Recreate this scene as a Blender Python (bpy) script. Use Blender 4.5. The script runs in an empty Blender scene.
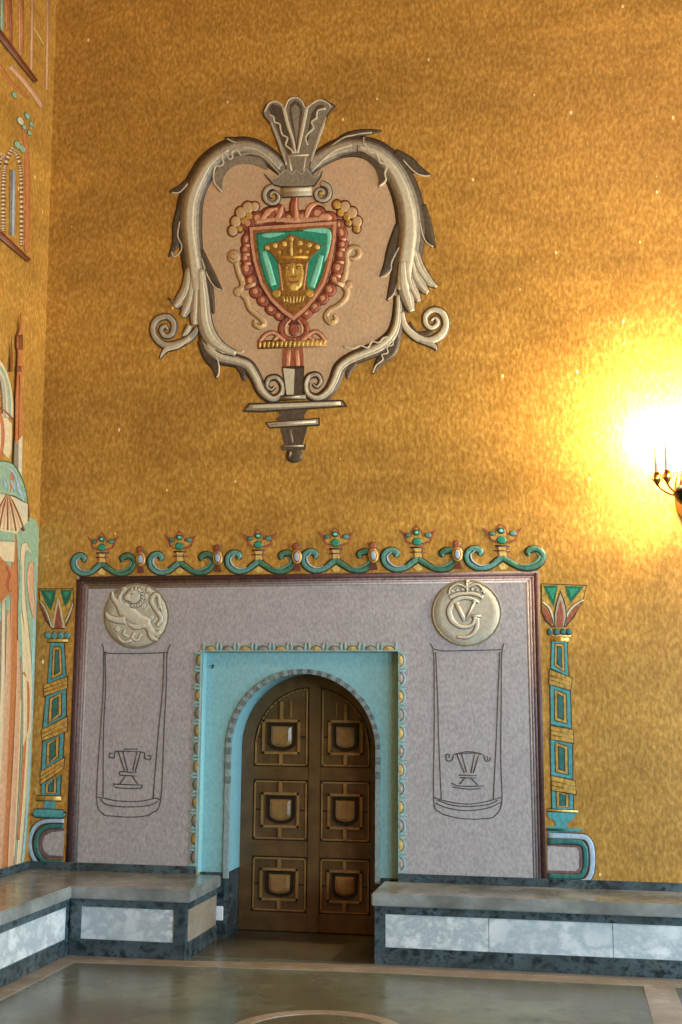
import bpy, bmesh, math, random
from mathutils import Vector, Matrix
from mathutils.geometry import tessellate_polygon
random.seed(7)
C = bpy.context.scene.collection
scn = bpy.context.scene

# ------------------------------------------------------------------ camera
F_PX, YAW, PITCH, ROLL = 1183.94, -0.186929, 0.161890, 0.00808711
EYE = Vector((0, 0, 1.76))
cy_, sy_, cp_, sp_ = math.cos(YAW), math.sin(YAW), math.cos(PITCH), math.sin(PITCH)
fwd = Vector((sy_*cp_, cy_*cp_, sp_))
rt0 = Vector((cy_, -sy_, 0)); up0 = rt0.cross(fwd)
cr_, sr_ = math.cos(ROLL), math.sin(ROLL)
rt = rt0*cr_ + up0*sr_
up = -rt0*sr_ + up0*cr_
cam_d = bpy.data.cameras.new('camera')
cam = bpy.data.objects.new('camera', cam_d); C.objects.link(cam)
cam_d.sensor_fit = 'VERTICAL'; cam_d.sensor_height = 36.0
cam_d.lens = F_PX/1024*36.0
cam.matrix_world = Matrix(((rt.x, up.x, -fwd.x, EYE.x), (rt.y, up.y, -fwd.y, EYE.y), (rt.z, up.z, -fwd.z, EYE.z), (0, 0, 0, 1)))
scn.camera = cam

# ------------------------------------------------------------------ view, world, lights
scn.view_settings.view_transform = 'Standard'
scn.view_settings.look = 'None'
scn.view_settings.gamma = 1
scn.view_settings.use_curve_mapping = False
scn.view_settings.exposure = 0.0
try:
    scn.cycles.use_denoising = True
    scn.cycles.max_bounces = 8
    scn.cycles.sample_clamp_indirect = 6
except Exception:
    pass
wd = bpy.data.worlds.new('dim_hall_air'); scn.world = wd; wd.use_nodes = True
wd.node_tree.nodes['Background'].inputs[0].default_value = (0.75, 0.85, 1.0, 1)
wd.node_tree.nodes['Background'].inputs[1].default_value = 0.3

def area(name, loc, target, sx, sy, power, col):
    d = bpy.data.lights.new(name, 'AREA'); d.shape = 'RECTANGLE'; d.size = sx; d.size_y = sy
    d.energy = power; d.color = col
    o = bpy.data.objects.new(name, d); C.objects.link(o); o.location = loc
    o.rotation_euler = (Vector(target)-Vector(loc)).to_track_quat('-Z', 'Y').to_euler()
    return o
ROOM_R, ROOM_F, ROOM_H = 8.0, -7.0, 11.0
WIN = [(6.3, 2.0), (2.6, 2.0), (-1.1, 2.0), (-4.8, 2.0)]
WZ0, WZ1 = 0.8, 3.6
WP = [(620, (0.5, 8.2, 0.3)), (420, (-1.0, 8.5, 0.3)), (700, (-1.0, 9.0, 0.4)), (760, (-0.5, 9.0, 0.6))]
for (wy, ww), (pw_, tg) in zip(WIN, WP):
    area('window_daylight', (ROOM_R-0.12, wy, (WZ0+WZ1)/2), tg, ww, WZ1-WZ0, pw_, (0.58, 0.82, 1.0))
area('chandelier_light', (1.5, 1.5, 9.2), (-1.5, 9, 7.0), 2.2, 2.2, 230, (1.0, 0.52, 0.20))

# ------------------------------------------------------------------ planes
W = 9.02                      # back wall
CREV = 0.09                   # depth of the teal recess
YT = W + CREV                 # teal face
YD = W + 0.42                 # door face
XL0, KL, ZL0 = -4.185, 0.018, 0.46   # left wall leans a touch
def xl(z): return XL0 - KL*(z-ZL0)
def ray(u, v):
    return (rt*((u-341)/F_PX) - up*((v-512)/F_PX) + fwd)
def plane_hit(u, v, n, d):
    r = ray(u, v); t = (d - n.dot(EYE))/n.dot(r); return EYE + r*t
N_BACK = Vector((0, 1, 0))
N_LEFT = Vector((1, 0, KL))
PL = {'back': (N_BACK, W, Vector((0, -1, 0))),
      'teal': (N_BACK, YT, Vector((0, -1, 0))),
      'door': (N_BACK, YD, Vector((0, -1, 0))),
      'left': (N_LEFT, XL0+KL*ZL0, Vector((1, 0, KL)).normalized())}
def P(u, v, plane='back'):
    n, d, o = PL[plane]
    p = plane_hit(u, v, n, d)
    if plane == 'left' and p.y > W-0.012: p.y = W-0.012
    return p
def onz(u, v, z):
    r = ray(u, v); t = (z-EYE.z)/r.z; return EYE + r*t

# ------------------------------------------------------------------ materials
def lin(h):
    if isinstance(h, str):
        h = [int(h[i:i+2], 16)/255 for i in (0, 2, 4)]
    return tuple((c/12.92 if c <= 0.04045 else ((c+0.055)/1.055)**2.4) for c in h)
M = {}
def base_nodes(name, rough, metal=0.0):
    m = bpy.data.materials.new(name); m.use_nodes = True
    nt = m.node_tree; b = nt.nodes['Principled BSDF']
    b.inputs['Roughness'].default_value = rough; b.inputs['Metallic'].default_value = metal
    geo = nt.nodes.new('ShaderNodeNewGeometry')
    return m, nt, b, geo
def noise(nt, geo, scale, detail=2, stretch=(1, 1, 1), rot=(0, 0, 0), rough=0.5):
    mp = nt.nodes.new('ShaderNodeMapping'); mp.inputs['Scale'].default_value = stretch; mp.inputs['Rotation'].default_value = rot
    nt.links.new(geo.outputs['Position'], mp.inputs['Vector'])
    n = nt.nodes.new('ShaderNodeTexNoise'); n.inputs['Scale'].default_value = scale; n.inputs['Detail'].default_value = detail
    n.inputs['Roughness'].default_value = rough
    nt.links.new(mp.outputs['Vector'], n.inputs['Vector'])
    return n.outputs['Fac']
def ramp(nt, fac, stops):
    r = nt.nodes.new('ShaderNodeValToRGB'); e = r.color_ramp.elements
    while len(e) < len(stops): e.new(0.5)
    for el, (p, c) in zip(e, stops): el.position = p; el.color = (*c, 1)
    nt.links.new(fac, r.inputs['Fac']); return r.outputs['Color']
def mixc(nt, a, b, fac, mode='MIX'):
    x = nt.nodes.new('ShaderNodeMix'); x.data_type = 'RGBA'; x.blend_type = mode
    for s, v in ((x.inputs[0], fac), (x.inputs[6], a), (x.inputs[7], b)):
        if isinstance(v, (float, int)): s.default_value = v
        elif isinstance(v, tuple): s.default_value = (*v, 1)
        else: nt.links.new(v, s)
    return x.outputs[2]
def bump(nt, b, fac, strength, dist):
    bp = nt.nodes.new('ShaderNodeBump'); bp.inputs['Strength'].default_value = strength; bp.inputs['Distance'].default_value = dist
    nt.links.new(fac, bp.inputs['Height']); nt.links.new(bp.outputs['Normal'], b.inputs['Normal'])

def mosaic(key, hexc, amp=0.22, rough=0.55, metal=0.0):
    """small glass tesserae: mottled at two scales"""
    c = lin(hexc)
    m, nt, b, geo = base_nodes(key, rough, metal)
    f1 = noise(nt, geo, 52, 2, (1, 1, 0.6), (0, 0.25, 0))
    f2 = noise(nt, geo, 7, 3)
    k = [max(0, 1-amp*1.7), 1.0, 1+amp*1.6]
    g1 = ramp(nt, f1, [(0.28, (k[0],)*3), (0.5, (1, 1, 1)), (0.74, (min(k[2], 1.6),)*3)])
    g2 = ramp(nt, f2, [(0.3, (1-amp*.5,)*3), (0.7, (1+amp*.35,)*3)])
    x = mixc(nt, c, g1, 1.0, 'MULTIPLY'); x = mixc(nt, x, g2, 1.0, 'MULTIPLY')
    nt.links.new(x, b.inputs['Base Color'])
    bump(nt, b, f1, 0.3, 0.004)
    M[key] = m; return m

def gold_wall(key, dark, mid, light, metal=0.12, rough=0.40, glint=0.0):
    m, nt, b, geo = base_nodes(key, rough, metal)
    f1 = noise(nt, geo, 40, 3, (1, 1, 0.55), (0, 0.22, 0), 0.6)
    f2 = noise(nt, geo, 1.6, 4, (1, 1, 1.6), (0, 0, 0), 0.6)
    f3 = noise(nt, geo, 0.8, 2, (0.35, 0.35, 5))
    c1 = ramp(nt, f1, [(0.30, lin(dark)), (0.5, lin(mid)), (0.72, lin(light))])
    g2 = ramp(nt, f2, [(0.3, (0.80, 0.78, 0.74)), (0.7, (1.12, 1.12, 1.1))])
    g3 = ramp(nt, f3, [(0.35, (0.90, 0.9, 0.9)), (0.65, (1.06, 1.06, 1.06))])
    x = mixc(nt, c1, g2, 1.0, 'MULTIPLY'); x = mixc(nt, x, g3, 1.0, 'MULTIPLY')
    # scattered bright tesserae, painted pale in the base colour to imitate glints
    mp = nt.nodes.new('ShaderNodeMapping'); mp.inputs['Scale'].default_value = (1, 1, 0.6)
    nt.links.new(geo.outputs['Position'], mp.inputs['Vector'])
    v = nt.nodes.new('ShaderNodeTexVoronoi'); v.inputs['Scale'].default_value = 14
    nt.links.new(mp.outputs['Vector'], v.inputs['Vector'])
    sp = nt.nodes.new('ShaderNodeSeparateColor'); nt.links.new(v.outputs['Color'], sp.inputs[0])
    g = nt.nodes.new('ShaderNodeMath'); g.operation = 'GREATER_THAN'; g.inputs[1].default_value = 0.965
    nt.links.new(sp.outputs[0], g.inputs[0])
    l = nt.nodes.new('ShaderNodeMath'); l.operation = 'LESS_THAN'; l.inputs[1].default_value = 0.14
    nt.links.new(v.outputs['Distance'], l.inputs[0])
    mu = nt.nodes.new('ShaderNodeMath'); mu.operation = 'MULTIPLY'
    nt.links.new(g.outputs[0], mu.inputs[0]); nt.links.new(l.outputs[0], mu.inputs[1])
    x = mixc(nt, x, lin('ffe29a'), mu.outputs[0])
    nt.links.new(x, b.inputs['Base Color'])
    bump(nt, b, f1, 0.45, 0.006)
    M[key] = m

def marble(key, base, vein, vein2, scale=3.0, rough=0.22, amt=0.5, width=0.06):
    m, nt, b, geo = base_nodes(key, rough)
    f1 = noise(nt, geo, scale, 7, (1, 1, 1.3), (0.3, 0.2, 0.5), 0.65)
    f2 = noise(nt, geo, scale*0.5, 4, (1, 1, 1), (0, 0.5, 0))
    c = ramp(nt, f1, [(0.5-width*2, lin(base)), (0.5-width*.3, lin(vein)), (0.5+width*2, lin(base))])
    g = ramp(nt, f2, [(0.35, (0, 0, 0)), (0.65, (amt, amt, amt))])
    x = mixc(nt, c, lin(vein2), g)
    nt.links.new(x, b.inputs['Base Color']); M[key] = m

def plain(key, hexc, rough=0.5, metal=0.0, amp=0.1, scale=20, emit=None):
    m, nt, b, geo = base_nodes(key, rough, metal)
    f = noise(nt, geo, scale, 3)
    g = ramp(nt, f, [(0.3, (1-amp,)*3), (0.7, (1+amp,)*3)])
    nt.links.new(mixc(nt, lin(hexc), g, 1.0, 'MULTIPLY'), b.inputs['Base Color'])
    if emit:
        b.inputs['Emission Color'].default_value = (*emit[0], 1); b.inputs['Emission Strength'].default_value = emit[1]
    M[key] = m

gold_wall('gold_mosaic', '9e722e', 'b9893b', 'd6a855')
mosaic('gold_tile', 'c8a04c', 0.25, 0.4, 0.3)
mosaic('gold_light', 'e2c470', 0.2, 0.4, 0.25)
mosaic('gold_dark', '946a2c', 0.25, 0.45, 0.25)
mosaic('grey_panel', 'a8a09e', 0.13, 0.6)
mosaic('panel_edge_dark', '4c302e', 0.25)
mosaic('panel_edge_mid', '6c5452', 0.25)
mosaic('panel_edge_soft', '877876', 0.16)
mosaic('panel_edge_faint', '988e8b', 0.14)
mosaic('line_dark', '4a4442', 0.2)
mosaic('berry_tan', 'c2a070', 0.1)
mosaic('moulding_grey', '8a9a98', 0.15)
mosaic('crest_green', '5a9080', 0.15)
mosaic('crest_deep', '46785c', 0.18)
mosaic('stone_light', 'cabe9e', 0.08)
mosaic('stone_mid', 'a89c84', 0.12)
mosaic('stone_grey', '857a64', 0.15)
mosaic('stone_dark', '524534', 0.2)
mosaic('outline', '3a2a1e', 0.2)
mosaic('tan_field', 'c4a27a', 0.09)
mosaic('field_outline', 'a08262', 0.15)  # darker tan mosaic, outlines the scrolls on the field
mosaic('medal', 'b8b09a', 0.08)
mosaic('medal_light', 'c8c0aa', 0.08)
mosaic('medal_line', '857a60', 0.12)
mosaic('green_enamel', '2e9070', 0.14, 0.35)
mosaic('green_light', '7fd0b0', 0.10, 0.35)
mosaic('green_deep', '1e6448', 0.2, 0.4)
mosaic('red_enamel', '9a5238', 0.2)
mosaic('red_deep', '6e3426', 0.2)
mosaic('pink_enamel', 'cc946c', 0.12)
mosaic('teal_mosaic', '4c989a', 0.16, 0.45)
mosaic('teal_deep', '2c6c66', 0.2, 0.45)
mosaic('pale_blue', 'a2b8c8', 0.10, 0.45)
mosaic('pale_green', '9cae80', 0.12)
mosaic('sage_green', '8ea888', 0.14)
mosaic('cream', 'd6bf94', 0.08)
mosaic('peach', 'cc9c74', 0.12)
mosaic('orange', 'b8713e', 0.15)
mosaic('brown', '7e4a24', 0.15)
mosaic('teal_plaster', '88b8ba', 0.07, 0.6)
mosaic('tooth_grey', '6c7674', 0.35, 0.5)
mosaic('shell_cyan', '8fb4ae', 0.10)
mosaic('shell_gold', 'b89a5c', 0.2)
mosaic('shell_grey', '94897e', 0.2)
marble('white_marble', 'eceeec', 'a8b4b8', 'aab6ba', 4.0, 0.3, 0.7, 0.05)
marble('dark_marble', '171f24', '56666a', '2c383a', 9.0, 0.22, 0.7, 0.07)
marble('bench_marble', 'a0a29c', '8e928e', '56574f', 5.0, 0.2, 0.8)
marble('floor_slab', '323c38', '7a8272', '5e5a48', 2.4, 0.22, 1.0, 0.16)
marble('threshold', '4f4a3c', '6a6450', '3a3c34', 3.0, 0.25, 0.9, 0.12)
marble('beige_marble', 'aaa294', '9f8f7a', '857660', 6.0, 0.25, 0.6)
plain('door_wood', '5e4426', 0.30, 0, 0.28, 9)
plain('door_wood_dark', '1e140c', 0.35, 0, 0.2, 12)  # darker door tone, shade of the grooves put into the colour
plain('door_boss', '8e6a3c', 0.22, 0, 0.25, 9)  # lighter door tone, brightness of raised edges and bosses painted in
plain('white_plastic', 'f2f4f4', 0.4, 0, 0.02)
plain('brass', '8a5a1c', 0.35, 0.8, 0.1)
plain('dark_bronze', '241208', 0.4, 0.7, 0.15)
plain('candle', 'f6efdc', 0.5, 0, 0.02)
plain('flame_glass', 'fff6e0', 0.3, 0, 0.0, 20, ((1, 0.86, 0.6), 25))
plain('window_glass', 'b8d0e6', 0.2, 0, 0.02, 20, ((0.72, 0.87, 1.0), 1.2))
plain('ceiling_paint', '6a4a2c', 0.7)
plain('plaster', 'a8884c', 0.7)
plain('black_iron', '1c1c1c', 0.5, 0.5)

# ------------------------------------------------------------------ object helpers
def setp(o, label=None, cat=None, group=None, kind=None):
    if label: o['label'] = label
    if cat: o['category'] = cat
    if group: o['group'] = group
    if kind: o['kind'] = kind
    return o
def thing(name, label, cat, loc, group=None):
    o = bpy.data.objects.new(name, None); C.objects.link(o); o.empty_display_size = 0.1
    o.location = loc
    return setp(o, label, cat, group)
def copy_tree(o, parent=None):
    kids = list(o.children)
    c = o.copy(); C.objects.link(c)
    if parent: c.parent = parent
    for k in kids: copy_tree(k, c)
    return c
def worldloc(o):
    v = Vector((0, 0, 0))
    while o: v += o.location; o = o.parent
    return v

def catmull(pts, n=6, closed=False):
    pts = [tuple(p) for p in pts]
    if len(pts) < 3: n = 1
    out = []; L = len(pts)
    segs = L if closed else L-1
    for i in range(segs):
        if closed: p0, p1, p2, p3 = pts[i-1], pts[i], pts[(i+1) % L], pts[(i+2) % L]
        else: p0 = pts[max(i-1, 0)]; p1 = pts[i]; p2 = pts[i+1]; p3 = pts[min(i+2, L-1)]
        for k in range(n):
            t = k/n
            out.append(tuple(0.5*((2*b)+(-a+c)*t+(2*a-5*b+4*c-d)*t*t+(-a+3*b-3*c+d)*t**3) for a, b, c, d in zip(p0, p1, p2, p3)))
    if not closed: out.append(pts[-1])
    return out

class MB:
    """collects relief pieces laid on a wall plane (traced in photograph pixels, mapped to the real plane) or free solids, into ONE mesh"""
    def __init__(s, plane='back', off=0.001):
        s.off = off; s.v = []; s.f = []; s.m = []; s.mats = []; s.sm = []; s.plane = plane
    def mi(s, m):
        if m not in s.mats: s.mats.append(m)
        return s.mats.index(m)
    def face(s, idx, m, smooth=False): s.f.append(tuple(idx)); s.m.append(s.mi(m)); s.sm.append(smooth)
    def pt(s, u, v, lift): s.v.append(P(u, v, s.plane) + PL[s.plane][2]*(lift*0.45+s.off)); return len(s.v)-1
    def poly(s, pts, lift, m, holes=(), smooth=0, closed=True, base=0.0):
        if smooth: pts = catmull(pts, smooth, True)
        loops = [pts]+[list(h) for h in holes]
        flat = [p for l in loops for p in l]
        tris = tessellate_polygon([[Vector((p[0], p[1], 0)) for p in l] for l in loops])
        top = [s.pt(p[0], p[1], lift) for p in flat]
        bot = [s.pt(p[0], p[1], base) for p in flat]
        for t in tris: s.face([top[i] for i in t], m)
        o = 0
        for l in loops:
            n = len(l)
            for i in range(n):
                a, b = o+i, o+(i+1) % n
                s.face([top[a], top[b], bot[b], bot[a]], m)
            o += n
    def rib(s, pts, w, lift, m, dome=0.004, n=5, out=0.0, outm='outline', closed=False, cols=5, taper=0.0):
        """ribbon of width w (number or one per point) along a smooth line, gently domed"""
        if out:
            ww = [x+2*out for x in w] if isinstance(w, (list, tuple)) else w+2*out
            s.rib(pts, ww, lift-0.003, outm, 0.0, n, closed=closed, cols=2)
        if isinstance(w, (list, tuple)):
            q = catmull([(p[0], p[1], ww) for p, ww in zip(pts, w)], n, closed)
        else:
            q = catmull([(p[0], p[1], w) for p in pts], n, closed)
        N = len(q); rows = []
        for i in range(N):
            a = q[i-1] if (i > 0 or closed) else q[i]
            b = q[(i+1) % N] if (i < N-1 or closed) else q[i]
            dx, dy = b[0]-a[0], b[1]-a[1]; L = math.hypot(dx, dy) or 1
            nx, ny = -dy/L, dx/L; hw = max(q[i][2], 0.15)/2
            row = [s.pt(q[i][0]-nx*hw, q[i][1]-ny*hw, 0)]
            for k in range(cols):
                t = -1+2*k/(cols-1)
                row.append(s.pt(q[i][0]+nx*hw*t, q[i][1]+ny*hw*t, lift+0.8*dome*(1-t*t)))
            row.append(s.pt(q[i][0]+nx*hw, q[i][1]+ny*hw, 0))
            rows.append(row)
        for i in range(N if closed else N-1):
            r0, r1 = rows[i], rows[(i+1) % N]
            for k in range(len(r0)-1): s.face([r0[k], r0[k+1], r1[k+1], r1[k]], m, 0 < k < len(r0)-2)
        if not closed:
            s.face(rows[0], m); s.face(rows[-1][::-1], m)
    def ell(s, cx, cy, rx, ry, lift, m, dome=0.006, out=0.0, outm='outline', n=16, rot=0.0):
        if out: s.ell(cx, cy, rx+out, ry+out, lift-0.003, outm, 0.0, 0, n=n, rot=rot)
        rings = []
        cr, sr = math.cos(rot), math.sin(rot)
        for k, (r, h) in enumerate(((1, None), (1, 0), (0.75, 0.44), (0.4, 0.84))):
            row = []
            for i in range(n):
                a = 2*math.pi*i/n; x, y = rx*r*math.cos(a), ry*r*math.sin(a)
                row.append(s.pt(cx+x*cr-y*sr, cy+x*sr+y*cr, 0 if h is None else lift+0.8*dome*h))
            rings.append(row)
        for r0, r1 in zip(rings, rings[1:]):
            for i in range(n): s.face([r0[i], r0[(i+1) % n], r1[(i+1) % n], r1[i]], m, r0 is not rings[0])
        c = s.pt(cx, cy, lift+0.8*dome)
        for i in range(n): s.face([rings[-1][i], rings[-1][(i+1) % n], c], m, True)
    # free solids in metres
    def raw(s, p): s.v.append(Vector(p)); return len(s.v)-1
    def box(s, x0, x1, y0, y1, z0, z1, m, bev=0.0):
        if bev <= 0:
            i = [s.raw((x, y, z)) for z in (z0, z1) for y in (y0, y1) for x in (x0, x1)]
            for f in ((0, 2, 3, 1), (4, 5, 7, 6), (0, 1, 5, 4), (2, 6, 7, 3), (0, 4, 6, 2), (1, 3, 7, 5)): s.face([i[k] for k in f], m)
            return
        bm = bmesh.new()
        bmesh.ops.create_cube(bm, size=1)
        for v in bm.verts:
            v.co = Vector(((x0+x1)/2+v.co.x*(x1-x0), (y0+y1)/2+v.co.y*(y1-y0), (z0+z1)/2+v.co.z*(z1-z0)))
        bmesh.ops.bevel(bm, geom=list(bm.edges), offset=bev, segments=2, affect='EDGES')
        s.add_bm(bm, m)
    def add_bm(s, bm, m, smooth=False):
        bm.verts.ensure_lookup_table(); o = len(s.v)
        for v in bm.verts: s.v.append(v.co.copy())
        for f in bm.faces: s.face([o+v.index for v in f.verts], m, smooth)
        bm.free()
    def prism(s, xz, y0, y1, m, holes=()):
        """polygon in x,z extruded along y"""
        loops = [xz]+[list(h) for h in holes]; flat = [p for l in loops for p in l]
        tris = tessellate_polygon([[Vector((p[0], p[1], 0)) for p in l] for l in loops])
        a = [s.raw((p[0], y0, p[1])) for p in flat]; b = [s.raw((p[0], y1, p[1])) for p in flat]
        for t in tris:
            s.face([a[i] for i in t], m); s.face([b[i] for i in reversed(t)], m)
        o = 0
        for l in loops:
            n = len(l)
            for i in range(n):
                p, q = o+i, o+(i+1) % n; s.face([a[p], a[q], b[q], b[p]], m)
            o += n
    def lathe(s, c, prof, m, n=20):
        rows = []
        for r, z in prof:
            rows.append([s.raw((c[0]+r*math.cos(2*math.pi*i/n), c[1]+r*math.sin(2*math.pi*i/n), c[2]+z)) for i in range(n)])
        for r0, r1 in zip(rows, rows[1:]):
            for i in range(n): s.face([r0[i], r0[(i+1) % n], r1[(i+1) % n], r1[i]], m, True)
        s.face(rows[0][::-1], m); s.face(rows[-1], m)
    def tube(s, pts, r, m, n=8):
        q = catmull(pts, 6); rows = []
        for i, p in enumerate(q):
            p = Vector(p); a = Vector(q[max(i-1, 0)]); b = Vector(q[min(i+1, len(q)-1)])
            d = (b-a).normalized(); x = d.orthogonal().normalized() if i == 0 else (px - d*px.dot(d)).normalized()
            px = x; y = d.cross(x)
            rr = r if not isinstance(r, (list, tuple)) else r[0]+(r[1]-r[0])*i/(len(q)-1)
            rows.append([s.raw(p+(x*math.cos(2*math.pi*k/n)+y*math.sin(2*math.pi*k/n))*rr) for k in range(n)])
        for r0, r1 in zip(rows, rows[1:]):
            for i in range(n): s.face([r0[i], r0[(i+1) % n], r1[(i+1) % n], r1[i]], m, True)
        s.face(rows[0][::-1], m); s.face(rows[-1], m)
    def build(s, name, parent=None, loc=None, label=None):
        me = bpy.data.meshes.new(name)
        o0 = worldloc(parent) if parent else Vector((0, 0, 0))
        org = o0 if loc is None else Vector(loc)
        me.from_pydata([tuple(v-org) for v in s.v], [], s.f)
        for k in s.mats: me.materials.append(M[k])
        for p, mi, sm in zip(me.polygons, s.m, s.sm): p.material_index = mi; p.use_smooth = sm
        me.validate(); me.update()
        bm = bmesh.new(); bm.from_mesh(me); bmesh.ops.recalc_face_normals(bm, faces=bm.faces); bm.to_mesh(me); bm.free()
        o = bpy.data.objects.new(name, me); C.objects.link(o)
        o.location = org-o0 if parent else org
        if parent: o.parent = parent
        if label: o['label'] = label
        return o

# ------------------------------------------------------------------ setting
X0 = P(199, 770).x; X1 = P(398.5, 770).x          # recess around the door
ZT = (P(203, 651).z+P(398, 652).z)/2
m = MB(); m.box(-6, ROOM_R+0.3, ROOM_F-0.3, W+0.9, -0.2, 0, 'floor_slab'); m.build('floor')['kind'] = 'structure'
m = MB(); m.box(-6, ROOM_R+0.3, ROOM_F-0.3, W+0.9, ROOM_H, ROOM_H+0.2, 'ceiling_paint'); m.build('ceiling')['kind'] = 'structure'
m = MB()
m.box(-6, X0, W, W+0.9, 0, ROOM_H, 'gold_mosaic'); m.box(X1, ROOM_R+0.3, W, W+0.9, 0, ROOM_H, 'gold_mosaic'); m.box(X0, X1, W, W+0.9, ZT, ROOM_H, 'gold_mosaic')
m.box(X0, X1, W+0.62, W+0.9, 0, ZT, 'door_wood_dark')
m.build('wall_back')['kind'] = 'structure'
m = MB()
i = [m.raw((x, y, z)) for z in (0, ROOM_H) for y in (ROOM_F, W) for x in (-6, xl(z))]
for f in ((0, 2, 3, 1), (4, 5, 7, 6), (0, 1, 5, 4), (2, 6, 7, 3), (0, 4, 6, 2), (1, 3, 7, 5)): m.face([i[k] for k in f], 'gold_mosaic')
m.build('wall_left')['kind'] = 'structure'
m = MB(); ys = [ROOM_F]
for wy, ww in sorted(WIN): ys += [wy-ww/2, wy+ww/2]
ys.append(W)
for a, b in zip(ys[::2], ys[1::2]): m.box(ROOM_R, ROOM_R+0.3, a, b, 0, ROOM_H, 'gold_mosaic')
for wy, ww in WIN:
    m.box(ROOM_R, ROOM_R+0.3, wy-ww/2, wy+ww/2, 0, WZ0, 'gold_mosaic'); m.box(ROOM_R, ROOM_R+0.3, wy-ww/2, wy+ww/2, WZ1, ROOM_H, 'gold_mosaic')
m.build('wall_right')['kind'] = 'structure'
m = MB(); m.box(-6, ROOM_R+0.3, ROOM_F-0.3, ROOM_F, 0, ROOM_H, 'gold_mosaic'); m.build('wall_front')['kind'] = 'structure'
for i, (wy, ww) in enumerate(WIN):
    m = MB(); m.box(ROOM_R+0.16, ROOM_R+0.18, wy-ww/2, wy+ww/2, WZ0, WZ1, 'window_glass')
    w_ = m.build('window_%d' % (i+1)); w_['kind'] = 'structure'
    m = MB()
    for k in range(5):
        y = wy-ww/2+ww*k/4; m.box(ROOM_R+0.12, ROOM_R+0.16, max(y-0.03, wy-ww/2), min(y+0.03, wy+ww/2), WZ0, WZ1, 'black_iron')
    for k in range(7):
        z = WZ0+(WZ1-WZ0)*k/6; m.box(ROOM_R+0.12, ROOM_R+0.16, wy-ww/2, wy+ww/2, max(z-0.02, WZ0), min(z+0.02, WZ1), 'black_iron')
    m.build('window_frame', w_)

# ---- benches (numbers in metres)
ZS = 0.475; TS = 0.085                       # seat top, slab thickness
YB = onz(376, 964, 0).y                      # front face of back benches
YBL = onz(125, 957.5, 0).y
XLB = onz(62, 957, 0).x                      # face of the left bench
ZW = ZS
XR_END = onz(191, 958, 0).x-0.018                  # right end of left-back bench
XB0 = onz(374, 965, 0).x                     # left end of the right-back bench
print('bench', YB, XLB, XR_END, XB0, 'opening', X0, X1, ZT)
def bench_face(th, along, a0, a1, c, posts, panels, sgn=-1):
    """front of a bench: along 'x' (face at y=c) or 'y' (face at x=c)"""
    zs = (0.0, 0.115, 0.335, ZS-TS-0.002)
    def bx(mb, p0, p1, z0, z1, proud, mt, bev=0.0):
        if along == 'x': mb.box(p0, p1, c-proud, c+0.05, z0, z1, mt, bev)
        else: mb.box(c-0.05*sgn*-1 if False else min(c, c+0), c, p0, p1, z0, z1, mt) if False else mb.box(c-0.05, c+proud, p0, p1, z0, z1, mt, bev)
    mb = MB(); bx(mb, a0, a1, zs[0], zs[1], 0.012, 'dark_marble'); mb.build('plinth', th, label='dark veined marble plinth')
    mb = MB(); bx(mb, a0, a1, zs[2], zs[3], 0.010, 'dark_marble'); mb.build('top_rail', th, label='dark marble band under the seat')
    for p0, p1 in panels:
        mb = MB(); bx(mb, p0, p1, zs[1], zs[2], 0.002, 'white_marble'); mb.build('marble_panel', th, label='white veined marble panel')
    for p0, p1 in posts:
        mb = MB(); bx(mb, p0, p1, zs[1], zs[2], 0.010, 'dark_marble'); mb.build('post', th, label='dark marble upright')

OV = 0.035
# back bench left of the door
t = thing('marble_bench', 'short marble bench left of the door, under the left end of the grey wall panel', 'bench', ((XLB+XR_END)/2, YBL, 0))
mb = MB(); mb.box(xl(0)+0.02, XR_END-0.005, YBL+0.05, W, 0, ZS-TS, 'dark_marble'); mb.build('core', t)
mb = MB(); mb.box(xl(ZS)+0.02, XR_END+OV, YBL-OV, W, ZS-TS, ZS, 'bench_marble', 0.008); mb.build('seat_slab', t, label='grey polished marble seat slab')
bench_face(t, 'x', XLB+0.016, XR_END, YBL, [(XLB+0.016, XLB+0.10), (XR_END-0.085, XR_END)], [(XLB+0.10, XR_END-0.085)])
mb = MB(); mb.box(XR_END-0.01, XR_END+0.012, YBL+0.05, W, 0, 0.115, 'dark_marble'); mb.build('end_plinth', t)
mb = MB(); mb.box(XR_END-0.01, XR_END+0.004, YBL+0.05, W, 0.115, 0.335, 'beige_marble'); mb.build('end_panel', t, label='beige marble end panel')
mb = MB(); mb.box(XR_END-0.01, XR_END+0.010, YBL+0.05, W, 0.335, ZS-TS, 'dark_marble'); mb.build('end_rail', t)
# left wall bench
t = thing('marble_bench', 'marble bench running along the left wall towards the viewer', 'bench', (XLB, YBL-3, 0))
mb = MB(); mb.box(xl(0)+0.02, XLB-0.051, -2, YBL-0.002, 0, ZS-TS-0.002, 'dark_marble'); mb.build('core', t)
mb = MB(); mb.box(xl(ZS)+0.02, XLB+OV, -2, YBL-OV-0.006, ZS-TS, ZS, 'bench_marble', 0.008); mb.build('seat_slab', t, label='grey polished marble seat slab')
bench_face(t, 'y', -2, YBL-0.013, XLB, [(YBL-0.05, YBL-0.013)], [(a, a+1.296) for a in (YBL-0.05-1.3*(k+1) for k in range(6))])
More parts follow.
